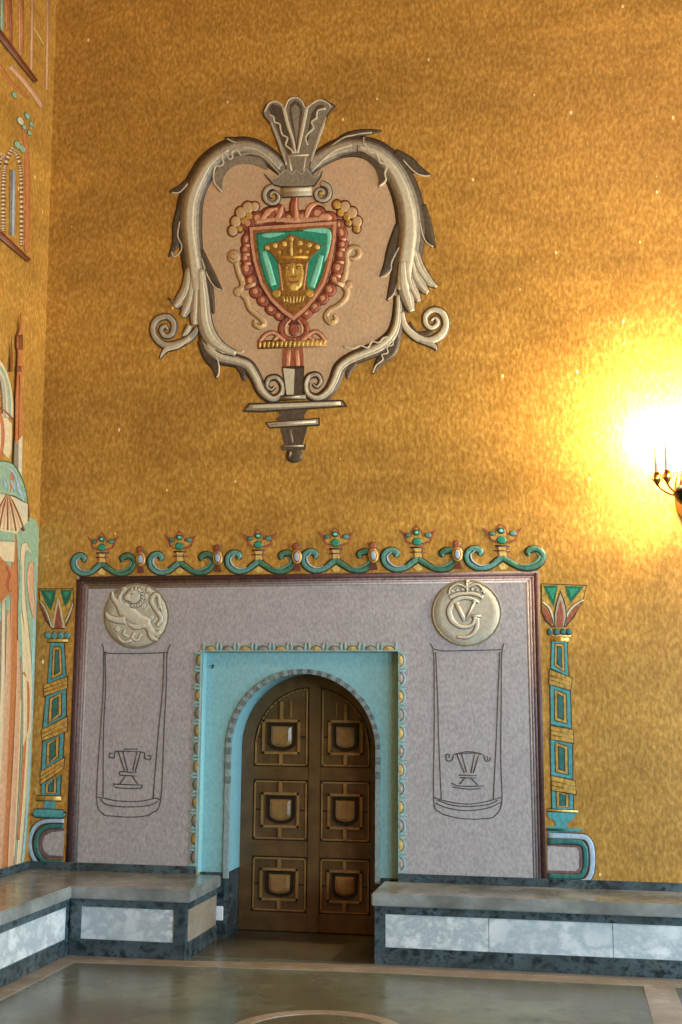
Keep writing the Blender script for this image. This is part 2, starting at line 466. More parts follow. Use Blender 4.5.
# back bench right of the door
t = thing('marble_bench', 'long marble bench right of the door, running out of view to the right', 'bench', (2.5, YB, 0))
XE = 7.9
mb = MB(); mb.box(XB0+0.01, XE, YB+0.05, W, 0, ZS-TS, 'dark_marble'); mb.build('core', t)
mb = MB(); mb.box(XB0-OV*.6, XE, YB-OV, W, ZS-TS, ZS, 'bench_marble', 0.008); mb.build('seat_slab', t, label='grey polished marble seat slab')
xs = [XB0+0.075, onz(490, 968, 0).x, onz(614, 974, 0).x]
while xs[-1] < XE-1.2: xs.append(xs[-1]+1.0)
xs.append(XE)
bench_face(t, 'x', XB0, XE, YB, [(XB0, XB0+0.075)], [(a, b-0.004) for a, b in zip(xs, xs[1:])])
mb = MB(); mb.box(XB0, XB0+0.02, YB+0.05, W, 0, ZS-TS, 'dark_marble'); mb.build('end_panel', t, label='dark marble end panel')

# dark marble strip on the wall just above the seats
ZB = 0.535
m = MB(); m.box(X1-0.0, ROOM_R, W-0.02, W, ZS, ZB, 'dark_marble'); m.build('baseboard_right')['kind'] = 'structure'
m = MB(); m.box(xl(ZS)+0.02, X0, W-0.02, W, ZS, ZB, 'dark_marble'); m.build('baseboard_back')['kind'] = 'structure'
m = MB(); m.box(xl(ZB)-0.01, xl(ZB)+0.02, -2, W-0.02, ZS, ZB, 'dark_marble'); m.build('baseboard_left')['kind'] = 'structure'

# floor inlay strips
YS1 = YB-0.02; YS0 = onz(341, 971, 0).y
xa, xb = onz(75, 962, 0).x, XLB+0.015
xc, xd = onz(643, 985, 0).x, onz(673, 983, 0).x
m = MB()
yl1, yl0 = YBL-0.02, onz(75, 963, 0).y
q_ = [(xb, yl1), (XR_END+0.02, yl1), (XB0, YS1), (ROOM_R, YS1), (ROOM_R, YS0), (XB0, YS0), (xb, yl0)]
a_ = [m.raw((x, y, 0)) for x, y in q_]; b_ = [m.raw((x, y, 0.003)) for x, y in q_]
for t_ in tessellate_polygon([[Vector((x, y, 0)) for x, y in q_]]): m.face([b_[i] for i in t_], 'beige_marble')
for i in range(len(q_)): m.face([a_[i], a_[(i+1) % len(q_)], b_[(i+1) % len(q_)], b_[i]], 'beige_marble')
m.build('trim_1')['kind'] = 'structure'
m = MB(); m.box(xb, xa, -3, yl0, 0, 0.003, 'beige_marble'); m.build('trim_2')['kind'] = 'structure'
m = MB(); m.box(xc, xd, -3, YS0, 0, 0.003, 'beige_marble'); m.build('trim_3')['kind'] = 'structure'
# round inlay whose far edge shows at the very bottom of the picture
c0 = onz(335, 1011, 0); R_ = 0.5
m = MB(); n = 64
ro = [m.raw((c0.x+R_*math.cos(2*math.pi*k/n), c0.y-R_+R_*math.sin(2*math.pi*k/n), 0.003)) for k in range(n)]
ri = [m.raw((c0.x+(R_-.085)*math.cos(2*math.pi*k/n), c0.y-R_+(R_-.085)*math.sin(2*math.pi*k/n), 0.003)) for k in range(n)]
rb = [m.raw((c0.x+R_*math.cos(2*math.pi*k/n), c0.y-R_+R_*math.sin(2*math.pi*k/n), 0.0)) for k in range(n)]
rq = [m.raw((c0.x+(R_-.085)*math.cos(2*math.pi*k/n), c0.y-R_+(R_-.085)*math.sin(2*math.pi*k/n), 0.0)) for k in range(n)]
for k in range(n):
    j = (k+1) % n; m.face([ro[k], ro[j], ri[j], ri[k]], 'beige_marble'); m.face([ro[k], rb[k], rb[j], ro[j]], 'beige_marble'); m.face([ri[k], ri[j], rq[j], rq[k]], 'beige_marble')
m.build('trim_4')['kind'] = 'structure'
m = MB(); m.box(XR_END+0.02, XB0-0.02, YS1, YD, 0, 0.004, 'threshold'); m.build('trim_5')['kind'] = 'structure'

# ------------------------------------------------------------------ teal door surround
sur = thing('door_surround', 'teal plastered recess with round arch and scalloped mosaic edging around the door', 'door surround', ((X0+X1)/2, YT, 0))
AL = P(229, 800, 'teal').x; AR = P(376.5, 800, 'teal').x
AC = (AL+AR)/2; RA = (AR-AL)/2; ATOP = P(308, 673, 'teal').z; ASP = ATOP-RA
print('arch', AL, AR, ASP, ATOP)
def arch(off=0.0, z0=0.0, n=28):
    r = RA+off
    return [(AC-r, z0)]+[(AC-r*math.cos(math.pi*k/n), ASP+r*math.sin(math.pi*k/n)) for k in range(n+1)]+[(AC+r, z0)]
e = 0.0015
ZP = P(215, 872, 'teal').z
mb = MB()
mb.prism([(X0+e, ZP)]+arch(0, ZP)+[(X1-e, ZP), (X1-e, ZT-e), (X0+e, ZT-e)], YT, W+0.60, 'teal_plaster')
mb.box(X0+e, X0+0.012, W+0.001, YT, ZP, ZT-e, 'teal_plaster')
mb.build('teal_facing', sur)
mb = MB()
mb.box(X0+e, AC-RA, YT-0.004, W+0.60, 0.0, ZP, 'dark_marble'); mb.build('plinth', sur, label='dark marble plinth left of the door')
mb = MB(); mb.box(AC+RA, X1-e, YT-0.004, W+0.60, 0.0, ZP, 'dark_marble'); mb.build('plinth', sur, label='dark marble plinth right of the door')
# moulding round the arch: small alternating blocks
mb = MB()
path = [(AC-RA-0.012, z) for z in [0.005+(ASP-0.005)*k/26 for k in range(27)]]
path += [(AC-(RA+0.012)*math.cos(math.pi*k/48), ASP+(RA+0.012)*math.sin(math.pi*k/48)) for k in range(1, 49)]
path += [(AC+RA+0.012, ASP-(ASP-0.005)*k/26) for k in range(1, 27)]
for k, ((xa_, za_), (xb_, zb_)) in enumerate(zip(path, path[1:])):
    dx, dz = xb_-xa_, zb_-za_; L = math.hypot(dx, dz); nx, nz = -dz/L, dx/L
    low = max(za_, zb_) < ZP; h = 0.010 if low else 0.019; pr = (0.020 if k % 2 else 0.014) if not low else 0.008
    mt = 'dark_marble' if low else ('tooth_grey' if (k % 2 and 20 < k < 78) else 'moulding_grey')
    pts = [(xa_-nx*h, za_-nz*h), (xa_+nx*h, za_+nz*h), (xb_+nx*h, zb_+nz*h), (xb_-nx*h, zb_-nz*h)]
    if k in (0,): pass
    mb.prism(pts, YT-pr-0.003, YT+0.02, mt)
mb.build('arch_moulding', sur, label='grey toothed stone moulding')
# scallops: alternating gold and grey shells with pale cyan rims
def scallop(cx, cz, ax, mt):
    s_ = MB(); n = 8
    hw, hh = 0.066, 0.052
    def pt(a, k, lift):
        x, z = -hw*k*math.cos(a), hh*k*math.sin(a)
        if ax == 'top': q = (cx+x, cz+z)
        elif ax == 'left': q = (cx-z, cz+x)
        else: q = (cx+z, cz+x)
        return s_.raw((q[0], W-lift, q[1]))
    for (k0, l0, k1, l1, mm) in ((0.9, 0.0085, 0.9, 0.014, 'shell_cyan'), (0.9, 0.014, 0.76, 0.016, 'shell_cyan'), (0.76, 0.010, 0.66, 0.010, 'stone_dark'), (0.66, 0.010, 0.35, 0.02, mt), (0.35, 0.02, 0.02, 0.023, mt)):
        A = [pt(math.pi*k/n, k0, l0) for k in range(n+1)]; B = [pt(math.pi*k/n, k1, l1) for k in range(n+1)]
        for k in range(n): s_.face([A[k], A[k+1], B[k+1], B[k]], mm, True)
    a, b = pt(0, .9, 0.0085), pt(math.pi, .9, 0.0085); c, d = pt(math.pi, .9, 0.012), pt(0, .9, 0.012)
    s_.face([a, b, c, d], 'shell_cyan')
    for q0 in (-1, 1):
        def qp(x, z, lift):
            return s_.raw(((cx+x, W-lift, cz+z) if ax == 'top' else ((cx-z, W-lift, cz+x) if ax == 'left' else (cx+z, W-lift, cz+x))))
        xx = q0*hw*0.93
        A = [qp(xx-q0*0.016, 0.008, 0.021), qp(xx, 0.004, 0.021), qp(xx+q0*0.002, 0.034, 0.020), qp(xx-q0*0.002, 0.062, 0.017), qp(xx-q0*0.010, 0.040, 0.021)]
        B = [qp(xx-q0*0.016, 0.008, 0.0085), qp(xx, 0.004, 0.0085), qp(xx+q0*0.002, 0.034, 0.0085), qp(xx-q0*0.002, 0.062, 0.0085), qp(xx-q0*0.010, 0.040, 0.0085)]
        s_.face(A, 'shell_cyan')
        for k in range(5): s_.face([A[k], A[(k+1) % 5], B[(k+1) % 5], B[k]], 'shell_cyan')
    o = s_.build('scallop', sur, loc=(cx, W, cz)); return o
NT = 11; st = (X1-X0)/NT
for k in range(NT): scallop(X0+st*(k+0.5), ZT+0.008, 'top', 'shell_gold' if k % 2 == 0 else 'shell_grey')
NSd = 12; sz = (ZT-ZB)/NSd
for k in range(NSd):
    scallop(X0-0.008, ZB+sz*(k+0.5), 'left', 'shell_gold' if k % 2 else 'shell_grey')
    scallop(X1+0.008, ZB+sz*(k+0.5), 'right', 'shell_gold' if k % 2 else 'shell_grey')
mb = MB(); mb.box(X0-0.010, X0, W-0.018, W-0.0085, ZB, ZT, 'shell_cyan'); mb.box(X1, X1+0.010, W-0.018, W-0.0085, ZB, ZT, 'shell_cyan'); mb.box(X0-0.01, X1+0.01, W-0.018, W-0.0085, ZT, ZT+0.010, 'shell_cyan')
mb.build('edging_strip', sur, label='pale cyan mosaic edging')

# ------------------------------------------------------------------ door
YDF = W+0.43
door = bpy.data.objects.new('door_1', None); C.objects.link(door); door.location = (AC, YDF, 0); door['kind'] = 'structure'
door['label'] = 'arched varnished wooden door with six panels carrying raised shield bosses'
def dpt(u, v):
    r = ray(u, v); t_ = YDF/r.y; p = EYE+r*t_; return p.x, p.z
mb = MB(); mb.prism(arch(-0.001, 0.008), YDF+0.018, YDF+0.07, 'door_wood_dark'); mb.build('door_leaf', door)
DXL, DXR = AC-RA+0.002, AC+RA-0.002
s0, s1 = dpt(308, 800)[0], dpt(320, 800)[0]
lx0, lx1 = dpt(253, 800)[0], s0
rx0, rx1 = s1, dpt(375, 800)[0]
zr = [dpt(300, 931)[1], dpt(300, 913)[1], dpt(300, 857)[1], dpt(300, 841)[1], dpt(300, 780)[1], dpt(300, 767)[1]]
def archz(x, off=0.0):
    r = RA-off; dx = x-AC
    return ASP+math.sqrt(max(r*r-dx*dx, 0.0)) if abs(dx) < r else ASP
mb = MB()
zb = 0.008
mb.box(s0, s1, YDF-0.004, YDF+0.03, zb, archz(s0)-0.01, 'door_wood', 0.006)
for a, b in ((zb, zr[1]), (zr[2], zr[3]), (zr[4], zr[5])):
    mb.box(DXL+0.002, s0, YDF, YDF+0.03, a, b, 'door_wood', 0.004); mb.box(s1, DXR-0.002, YDF, YDF+0.03, a, b, 'door_wood', 0.004)
# outer stile follows the arch
n = 20
so = arch(-0.002, zb, n); wst = lx0-DXL
inn = [(AC-(RA-wst), zb)]+[(AC-(RA-wst)*math.cos(math.pi*k/n), ASP+(RA-wst)*math.sin(math.pi*k/n)) for k in range(n+1)]+[(AC+(RA-wst), zb)]
for (p, q, r_, s_) in zip(so, so[1:], inn[1:], inn):
    mb.prism([p, q, r_, s_], YDF+0.001, YDF+0.03, 'door_wood')
mb.build('door_frame', door)
rx1 = AC+RA-wst
rows = [(zr[1], zr[2]), (zr[3], zr[4]), (zr[5], None)]
cols_ = [(lx0, lx1), (rx0, rx1)]
def lining(mb, pts, w, y0, y1, mt, closed=True):
    L = len(pts)
    for k in range(L if closed else L-1):
        (xa_, za_), (xb_, zb_) = pts[k], pts[(k+1) % L]
        dx, dz = xb_-xa_, zb_-za_; l = math.hypot(dx, dz) or 1; nx, nz = -dz/l*w/2, dx/l*w/2
        ex, ez = dx/l*w*.45, dz/l*w*.45
        mb.prism([(xa_-nx-ex, za_-nz-ez), (xa_+nx-ex, za_+nz-ez), (xb_+nx+ex, zb_+nz+ez), (xb_-nx+ex, zb_-nz+ez)], y0, y1, mt)
for ri_, (za, zc) in enumerate(rows):
    for ci, (xa_, xb_) in enumerate(cols_):
        g = 0.016
        x0_, x1_ = xa_+g, xb_-g
        if zc is None:
            zc_ = zr[5]+(zr[4]-zr[3])
            n = 12
            rim = RA-wst-g
            top = [(x, ASP+math.sqrt(max(rim*rim-(x-AC)**2, 0))) for x in [x0_+(x1_-x0_)*k/n for k in range(n+1)]]
            if ci == 0: top[0] = (x0_, max(top[0][1], ASP))
            outline_ = [(x0_, za+g), (x1_, za+g)]+top[::-1]
        else:
            zc_ = zc; outline_ = [(x0_, za+g), (x1_, za+g), (x1_, zc-g), (x0_, zc-g)]
        pn = MB(); pn.prism(outline_, YDF+0.012, YDF+0.03, 'door_wood')
        lining(pn, outline_, 0.012, YDF-0.002, YDF+0.02, 'door_boss')
        cx, cz = (x0_+x1_)/2, (za+zc_)/2
        H = zc_-za; bw, bh = (x1_-x0_)*0.225, H*0.19
        # cross bars and square frame
        fr = (bw*1.55, bh*1.42)
        topz = (za+g+H-2*g) if zc is not None else max(archz(cx, wst+g)-0.03, zc_)
        pn.box(cx-0.015, cx+0.015, YDF-0.014, YDF+0.02, cz+fr[1], topz, 'door_boss', 0.003)
        pn.box(cx-0.015, cx+0.015, YDF-0.014, YDF+0.02, za+g, cz-fr[1], 'door_boss', 0.003)
        pn.box(x0_, cx-fr[0], YDF+0.006, YDF+0.02, cz-0.006, cz+0.006, 'door_wood_dark'); pn.box(cx+fr[0], x1_, YDF+0.006, YDF+0.02, cz-0.006, cz+0.006, 'door_wood_dark')
        if zc is None:
            xx = cx+0.075*(1 if ci == 0 else -1)
            pn.box(xx-0.008, xx+0.008, YDF+0.002, YDF+0.02, cz+fr[1]+0.03, min(topz, archz(xx, wst+g)-0.06)+0.01, 'door_boss', 0.003)
        lining(pn, [(cx-fr[0], cz-fr[1]), (cx+fr[0], cz-fr[1]), (cx+fr[0], cz+fr[1]), (cx-fr[0], cz+fr[1])], 0.020, YDF-0.012, YDF+0.02, 'door_boss')
        po = pn.build('door_panel', door, loc=(cx, YDF+0.02, cz))
        # shield boss: square top, rounded foot
        bs = MB()
        sh = [(-1, 1), (1, 1), (1, -0.35)]+[(math.cos(a)*1.0 if abs(math.cos(a)) < .98 else math.cos(a), -0.45-0.55*math.sin(a)) for a in [math.pi*k/10 for k in range(1, 10)]]+[(-1, -0.35)]
        ls = []
        for (k, yy) in ((1.22, 0.012), (1.16, -0.004), (1.0, -0.004), (0.94, 0.004), (0.88, -0.006), (0.66, -0.018)):
            ls.append([bs.raw((cx+px*bw*k, YDF+yy, cz+pz*bh*k)) for px, pz in sh])
        mats_ = ['door_wood_dark', 'door_wood_dark', 'door_wood_dark', 'door_boss', 'door_boss']
        for a, b, mm in zip(ls, ls[1:], mats_):
            for k in range(len(sh)): bs.face([a[k], a[(k+1) % len(sh)], b[(k+1) % len(sh)], b[k]], mm)
        bs.face(ls[-1], 'door_boss'); bs.face(ls[0][::-1], 'door_boss')
        bs.build('boss', po, label='raised shield-shaped boss')

# small white plate and dark hook
pw = P(220, 913, 'teal')
mb = MB(); mb.box(pw.x-0.028, pw.x+0.028, YT-0.016, YT-0.0045, pw.z-0.052, pw.z+0.052, 'white_plastic', 0.004)
o = mb.build('wall_socket', loc=(pw.x, YT, pw.z-0.055)); setp(o, 'small white socket plate on the dark plinth left of the door', 'socket')
ph = P(213.5, 666.5, 'teal')
mb = MB(); mb.tube([(ph.x, YT, ph.z+0.008), (ph.x, YT-0.02, ph.z+0.008), (ph.x, YT-0.026, ph.z-0.004), (ph.x, YT-0.016, ph.z-0.012)], 0.006, 'black_iron')
o = mb.build('wall_hook', loc=(ph.x, YT, ph.z)); setp(o, 'tiny dark hook in the upper left corner of the teal door recess', 'hook')

# ------------------------------------------------------------------ grey wall panel
pan = thing('mosaic_panel', 'large grey mosaic wall panel with dark brown border around the door recess', 'wall panel', P(307, 880))
LB, RB = (65.5, 872), (546.5, 884.5)
def wb(z, x):   # photograph pixel of a point on the wall (for lines that end at built edges)
    p = Vector((x, W, z))-EYE; return 341+F_PX*p.dot(rt)/p.dot(fwd), 512-F_PX*p.dot(up)/p.dot(fwd)
l_b = wb(ZB, P(65.5, 872).x); r_b = wb(ZB, P(546.5, 884).x)
hTL, hTR = wb(ZT+.001, X0-.001), wb(ZT+.001, X1+.001); hBL, hBR = wb(ZB, X0-.001), wb(ZB, X1+.001)
mb = MB(); mb.poly([(77, 577), (539, 571), r_b, hBR, hTR, hTL, hBL, l_b], 0.006, 'grey_panel'); mb.build('panel_field', pan)
def inset(k):
    return [(l_b[0]+k*.9, l_b[1]), (77+k, 577+k*.9), (539-k, 571+k*.9), (r_b[0]-k, r_b[1])]
mb = MB()
for k, w_, lf, mt in ((2.6, 5.2, 0.0095, 'panel_edge_dark'), (6.4, 3.2, 0.0085, 'panel_edge_mid'), (9.2, 2.8, 0.0078, 'panel_edge_soft'), (11.8, 2.8, 0.0072, 'panel_edge_faint')):
    q = inset(k)
    for a, b in zip(q, q[1:]): mb.rib([a, b], w_, lf, mt, 0.0, cols=2)
mb.build('border', pan, label='dark brown mosaic border')

def lines(mb, segs, w=0.95, mt='line_dark', lift=0.003):
    for sg in segs: mb.rib(sg, w, lift, mt, 0.001, n=4, cols=3)
# left banner and cup
t = thing('banner_drawing', 'outlined hanging banner with cup, left of the door below the lion medallion', 'wall drawing', P(130, 815), 'incised banners on the grey panel')
mb = MB(off=0.0062); lines(mb, [[(102, 644), (104, 652), (103.5, 690), (100.5, 735), (97, 797), (103, 813.5), (114, 816), (130, 817), (145, 816), (152, 813), (161, 801), (164.2, 735), (166.5, 690), (167.5, 655), (171, 644)],
    [(104, 652), (112, 653.5), (135, 653.5), (158, 653), (168, 652)], [(105.5, 653), (106, 690), (104, 730), (103.5, 797)], [(164.5, 653), (163, 690), (159, 730), (153.5, 798)],
    [(97, 797), (104, 798), (120, 801), (142, 801), (156, 798), (160, 800)], [(101, 799), (106, 804), (120, 806.5), (140, 806.5), (152, 804.5), (158, 801)]])
mb.build('banner_outline', t)
mb = MB(off=0.0062); lines(mb, [[(118, 751), (141, 751.5)], [(124, 749), (138, 749)], [(118.5, 751), (125, 771)], [(123, 751), (128, 771)], [(137.5, 751), (133, 771)], [(141, 752), (135.5, 772)],
    [(118, 751), (115.5, 751.5)], [(115.5, 751.5), (114.5, 758)], [(114.5, 758), (109.5, 757.5)], [(109.5, 757.5), (110, 753)], [(110, 753), (113, 753.5)],
    [(141, 752), (145, 752.5)], [(145, 752.5), (145, 758.5)], [(145, 758.5), (151, 760)], [(151, 760), (151, 755.5)], [(151, 755.5), (147.5, 755.5)],
    [(120, 771.5), (120, 774.5)], [(120, 771.5), (137, 772.5)], [(120, 775), (137, 776)], [(126, 776), (120, 784)], [(133, 776.5), (138, 784)],
    [(114, 783), (114, 786.5)], [(114, 784), (143, 785)], [(115, 787), (128, 788.5), (142, 788)], [(143, 785), (142, 788)]], 1.0)
mb.build('cup_outline', t)
t = thing('banner_drawing', 'outlined hanging banner with cup, right of the door below the monogram medallion', 'wall drawing', P(468, 818), 'incised banners on the grey panel')
mb = MB(off=0.0062); lines(mb, [[(430, 643), (434, 653), (434.5, 690), (434.5, 735), (434, 800), (440, 812), (454, 817), (470, 819), (485, 818.5), (494, 816.5), (502, 803), (501, 760), (501.5, 700), (502, 655), (504.5, 643)],
    [(434, 649), (445, 651), (467, 650.5), (490, 650), (502, 649.5)], [(436, 652), (438, 700), (439, 740), (441.5, 799)], [(500, 652), (498, 700), (496.5, 740), (493.5, 799)],
    [(434, 797), (446, 801), (467, 804), (486, 801.5), (502, 797)], [(436, 803), (448, 808), (467, 810.5), (488, 808), (501, 802)], [(438, 800), (450, 804.5), (467, 806.5), (488, 804.5), (498, 800)]])
mb.build('banner_outline', t)
mb = MB(off=0.0062); lines(mb, [[(456, 754), (462, 753.5), (475, 753), (482, 754.5)], [(454, 754.5), (468, 751.5), (483, 754)], [(457, 754), (464.5, 773)], [(462, 754), (466.5, 772)], [(475, 754), (471, 773)], [(479, 755), (473.5, 773)],
    [(453.5, 755), (453, 759)], [(453, 759), (450, 761), (446.5, 760)], [(446.5, 760), (446, 754.5)], [(446, 754.5), (449.5, 754)], [(449.5, 754), (449.5, 758)],
    [(484, 755), (485, 760)], [(485, 760), (488, 761.5), (490.5, 759.5)], [(490.5, 759.5), (490, 757.5)], [(487.5, 756), (487.5, 760)],
    [(459, 775), (477, 775.5)], [(460, 777.5), (476, 778)], [(465, 778), (460, 784)], [(471, 778), (478, 785)], [(452, 783), (460, 786), (484, 786)], [(453, 787), (468, 789), (481, 788.5)]], 1.0)
mb.build('cup_outline', t)

# medallions
t = thing('medallion', 'round carved medallion with a crowned lion, left end of the grey panel', 'medallion', P(137.5, 650))
mb = MB(off=0.0062); mb.ell(137.5, 616, 32.6, 32.6, 0.016, 'medal', 0.006, out=0.0, n=48)
mb.rib([(137.5+31.6*math.cos(a), 616+31.6*math.sin(a)) for a in [2*math.pi*k/32 for k in range(32)]], 2.2, 0.017, 'medal_line', 0.004, n=2, closed=True)
mb.build('disc', t)
mb = MB(off=0.0062); L_ = 0.023
def ls_(pts, w, l=L_): mb.rib(pts, w, l, 'medal_light', 0.010, out=0.8, outm='medal_line')
ls_([(157, 626), (162, 619), (156, 609), (152, 601), (155, 595), (159, 597), (160, 604), (163, 611)], [3, 4, 4, 4, 4, 3.5, 3, 1])
for fx, fy in ((150, 606), (158, 618), (163, 604)): ls_([(fx, fy), (fx-3, fy+2), (fx-4, fy+5)], [2.5, 2, .8], L_-.002)
ls_([(126, 620), (117, 620), (109, 617), (107, 613)], [8, 6, 4.5, 2]); ls_([(124, 614), (119, 605), (114, 598), (113, 592)], [8, 5.5, 4, 1.5])
ls_([(124, 608), (120, 600), (123, 592), (127, 590)], [6, 4, 3, 1.5])
ls_([(146, 625), (136, 627), (129, 624)], [5, 5, 2])
ls_([(122, 606), (129, 613), (139, 620), (150, 624)], [11, 15, 12, 10]); ls_([(146, 622), (151, 630), (155, 634), (161, 632)], [9, 7, 5.5, 3]); ls_([(150, 632), (153, 638), (158, 640)], [5, 4.5, 2])
mb.ell(134, 596, 7, 7.5, L_+.004, 'medal_light', 0.010, out=0.8, outm='medal_line')
ls_([(130, 595), (127, 598), (131, 600)], [4, 4.5, 2], L_+.008)
for (a, b) in ((132, 588), (136, 587), (140, 589)): mb.rib([(a, b+4), (a+1, b)], [2, 1], L_+0.012, 'medal_light', 0.003, out=0.5, outm='medal_line')
for k in range(9):
    a_ = -1.1+k*0.36; x_, y_ = 135.5+6.5*math.cos(a_), 597+7.5*math.sin(a_)
    mb.rib([(x_, y_), (x_+2.6*math.cos(a_+.5), y_+2.8*math.sin(a_+.5)), (x_+3.6*math.cos(a_+1.0), y_+4.4*math.sin(a_+.9))], [2.2, 1.8, .4], L_+0.010, 'medal_light', 0.004, out=0.6, outm='stone_dark')
mb.ell(133, 594, 0.9, 0.9, L_+0.018, 'medal_line', 0.001, n=8)
for (a, b) in ((125, 590), (149, 590), (144, 606), (152, 618), (118, 629), (146, 597)): mb.ell(a, b, 2.6, 2.9, L_-.002, 'medal_light', 0.006, out=.6, outm='medal_line', n=10)
for pts in ([(118, 636), (124, 642), (132, 640)], [(135, 633), (133, 638), (138, 640), (142, 634)], [(126, 630), (124, 634), (129, 637)]): mb.rib(pts, 2.6, L_, 'medal_light', 0.006, out=.6, outm='medal_line')
mb.build('lion_relief', t)
t = thing('medallion', 'round carved medallion with crowned letters G and V, right end of the grey panel', 'medallion', P(467, 647))
mb = MB(off=0.0062); mb.ell(467, 613, 35.0, 33.2, 0.016, 'medal', 0.006, n=48)
mb.rib([(467+34*math.cos(a), 613+32.2*math.sin(a)) for a in [2*math.pi*k/32 for k in range(32)]], 2.0, 0.017, 'medal_line', 0.004, n=2, closed=True)
mb.build('disc', t)
mb = MB(off=0.0062)
def lr(pts, w, l=0.024): mb.rib(pts, w, l, 'medal_light', 0.007, out=0.9, outm='medal_line')
lr([(479, 603), (473, 599), (463, 598), (454, 602), (449.5, 611), (452, 620), (459, 626), (467, 627), (473, 624), (475.5, 617)], [1.5, 3, 3.2, 4.5, 5.5, 5, 3.6, 3, 3, 4])
lr([(471, 616.5), (481, 616)], 2.0); lr([(477.5, 618), (477, 627), (473, 634), (466, 637.5), (457, 637)], [3.6, 4, 3.4, 2.6, 1.5])
lr([(456.5, 604), (465, 621)], 3.6, 0.028); lr([(465.2, 621), (475, 602)], 1.9, 0.028)
lr([(453.5, 603.5), (459.5, 603.5)], 1.3, 0.029); lr([(472, 601.5), (478, 601.5)], 1.3, 0.029)
mb.build('monogram', t, label='interlaced letters G and V')
mb = MB(off=0.0062)
lr([(449.5, 598), (458, 594.5), (467, 593.5), (476, 594.5), (483, 598)], 3.2)
lr([(449, 594), (451, 588), (458, 584.5), (467, 588)], 1.7, 0.027); lr([(484.5, 594), (482, 588), (476, 584.5), (467, 588)], 1.7, 0.027)
lr([(467, 592), (467, 583)], 1.7, 0.028); lr([(464.5, 581.5), (469.5, 581.5)], 1.3, 0.028); lr([(467, 579.5), (467, 584)], 1.3, 0.028)
for k in range(7): mb.ell(452.5+k*4.9, 591.3-2.0*math.sin(math.pi*k/6), 1.3, 1.3, 0.027, 'medal_light', 0.004, out=.5, outm='medal_line', n=8)
mb.build('crown', t)

# ------------------------------------------------------------------ crown cresting above the panel
def crest():
    t = thing('crown_ornament', '', 'ornament', P(102, 575), 'crown ornaments along the top of the grey panel')
    mb = MB(); mb.rib([(83.5, 562), (84.5, 558), (81, 555.5), (76, 556.5), (73, 562), (75, 569), (82, 573.5), (91, 572), (97, 567), (102, 563.5)], [1.5, 4.5, 5, 4, 3.8, 4, 4, 4, 4.5, 5], 0.012, 'crest_green', 0.008, out=1.0)
    mb.rib([(80.5, 557.5), (76.5, 561), (78, 567), (84, 571), (91, 569.5)], [0.6, 1.0, 1.2, 1.0, .4], 0.021, 'pale_blue', 0.001, n=4)
    mb.build('scroll', t)
    mb = MB(); mb.rib([(123, 562), (122.5, 558), (127, 555.5), (132, 557), (134.5, 562.5), (131, 569.5), (124, 573.5), (115, 572.5), (108, 568), (102, 563.5)], [1.5, 4.5, 5, 4, 3.8, 4, 4, 4, 4.5, 5], 0.013, 'crest_deep', 0.008, out=1.0)
    mb.rib([(129, 559), (131.5, 563), (128, 568), (121, 571), (114, 570)], [0.6, 1.4, 1.8, 1.8, .4], 0.022, 'crest_green', 0.001, n=4)
    mb.build('scroll', t)
    mb = MB()
    mb.poly([(97, 552), (107.5, 552), (106, 557), (107, 563), (98, 563), (98.5, 557)], 0.010, 'red_enamel')
    mb.poly([(98.6, 552.6), (106, 552.6), (104.8, 557), (105.8, 562), (99.4, 562), (99.8, 557)], 0.013, 'gold_light')
    mb.rib([(96, 557.3), (109, 557.3)], 1.0, 0.016, 'red_deep', 0.001); mb.rib([(96.5, 553), (108.5, 553)], 1.4, 0.016, 'outline', 0.001)
    mb.poly([(98, 571.5), (102, 568), (106, 571.8), (104, 574.6), (100, 574.6)], 0.010, 'gold_light')
    mb.build('stem', t, label='gold and red mosaic stem')
    mb = MB()
    mb.poly([(92.5, 548), (91, 542.5), (87, 535.5), (93, 539.5), (96.5, 541.5), (98.5, 535.5), (102, 532), (105.5, 535.5), (107.5, 541.5), (112, 540), (119.5, 535.5), (116, 541), (113.5, 548), (108, 550), (97, 550)], 0.010, 'red_enamel')
    mb.poly([(94, 546.5), (92.5, 541.5), (97.5, 543.3), (99.2, 537.5), (102, 534), (104.8, 537.5), (106.8, 543.3), (113.5, 541.3), (112.3, 546.5), (107, 548.5), (97.5, 548.5)], 0.013, 'gold_tile')
    for (a, b, r, mt) in ((102, 539, 3.0, 'green_deep'), (102, 539, 1.6, 'green_light'), (94.5, 541.5, 2.2, 'crest_deep'), (111.5, 541.5, 2.6, 'crest_green'), (102, 547.4, 3.8, 'green_enamel')):
        mb.ell(a, b, r, r*.85, 0.017 if mt != 'green_light' else 0.021, mt, 0.003, out=.5 if mt != 'green_light' else 0, n=10)
    mb.build('crown', t)
    return t
c1 = crest(); b1 = P(102, 575)
descr = ['leftmost, above lion medallion', 'second from left', 'third from left', 'fourth from left', 'fifth from left', 'rightmost, above monogram']
us = [102, 180, 259, 336.5, 418.5, 503.5]
for k, u in enumerate(us):
    o = c1 if k == 0 else copy_tree(c1)
    vtop = 577-6*(u-77)/462-1.5
    o.location = P(u, vtop)
    o.scale = (1+0.02*k, 1, 1+0.004*k)
    o['label'] = 'mosaic crown on green double scroll over grey panel, ' + descr[k]
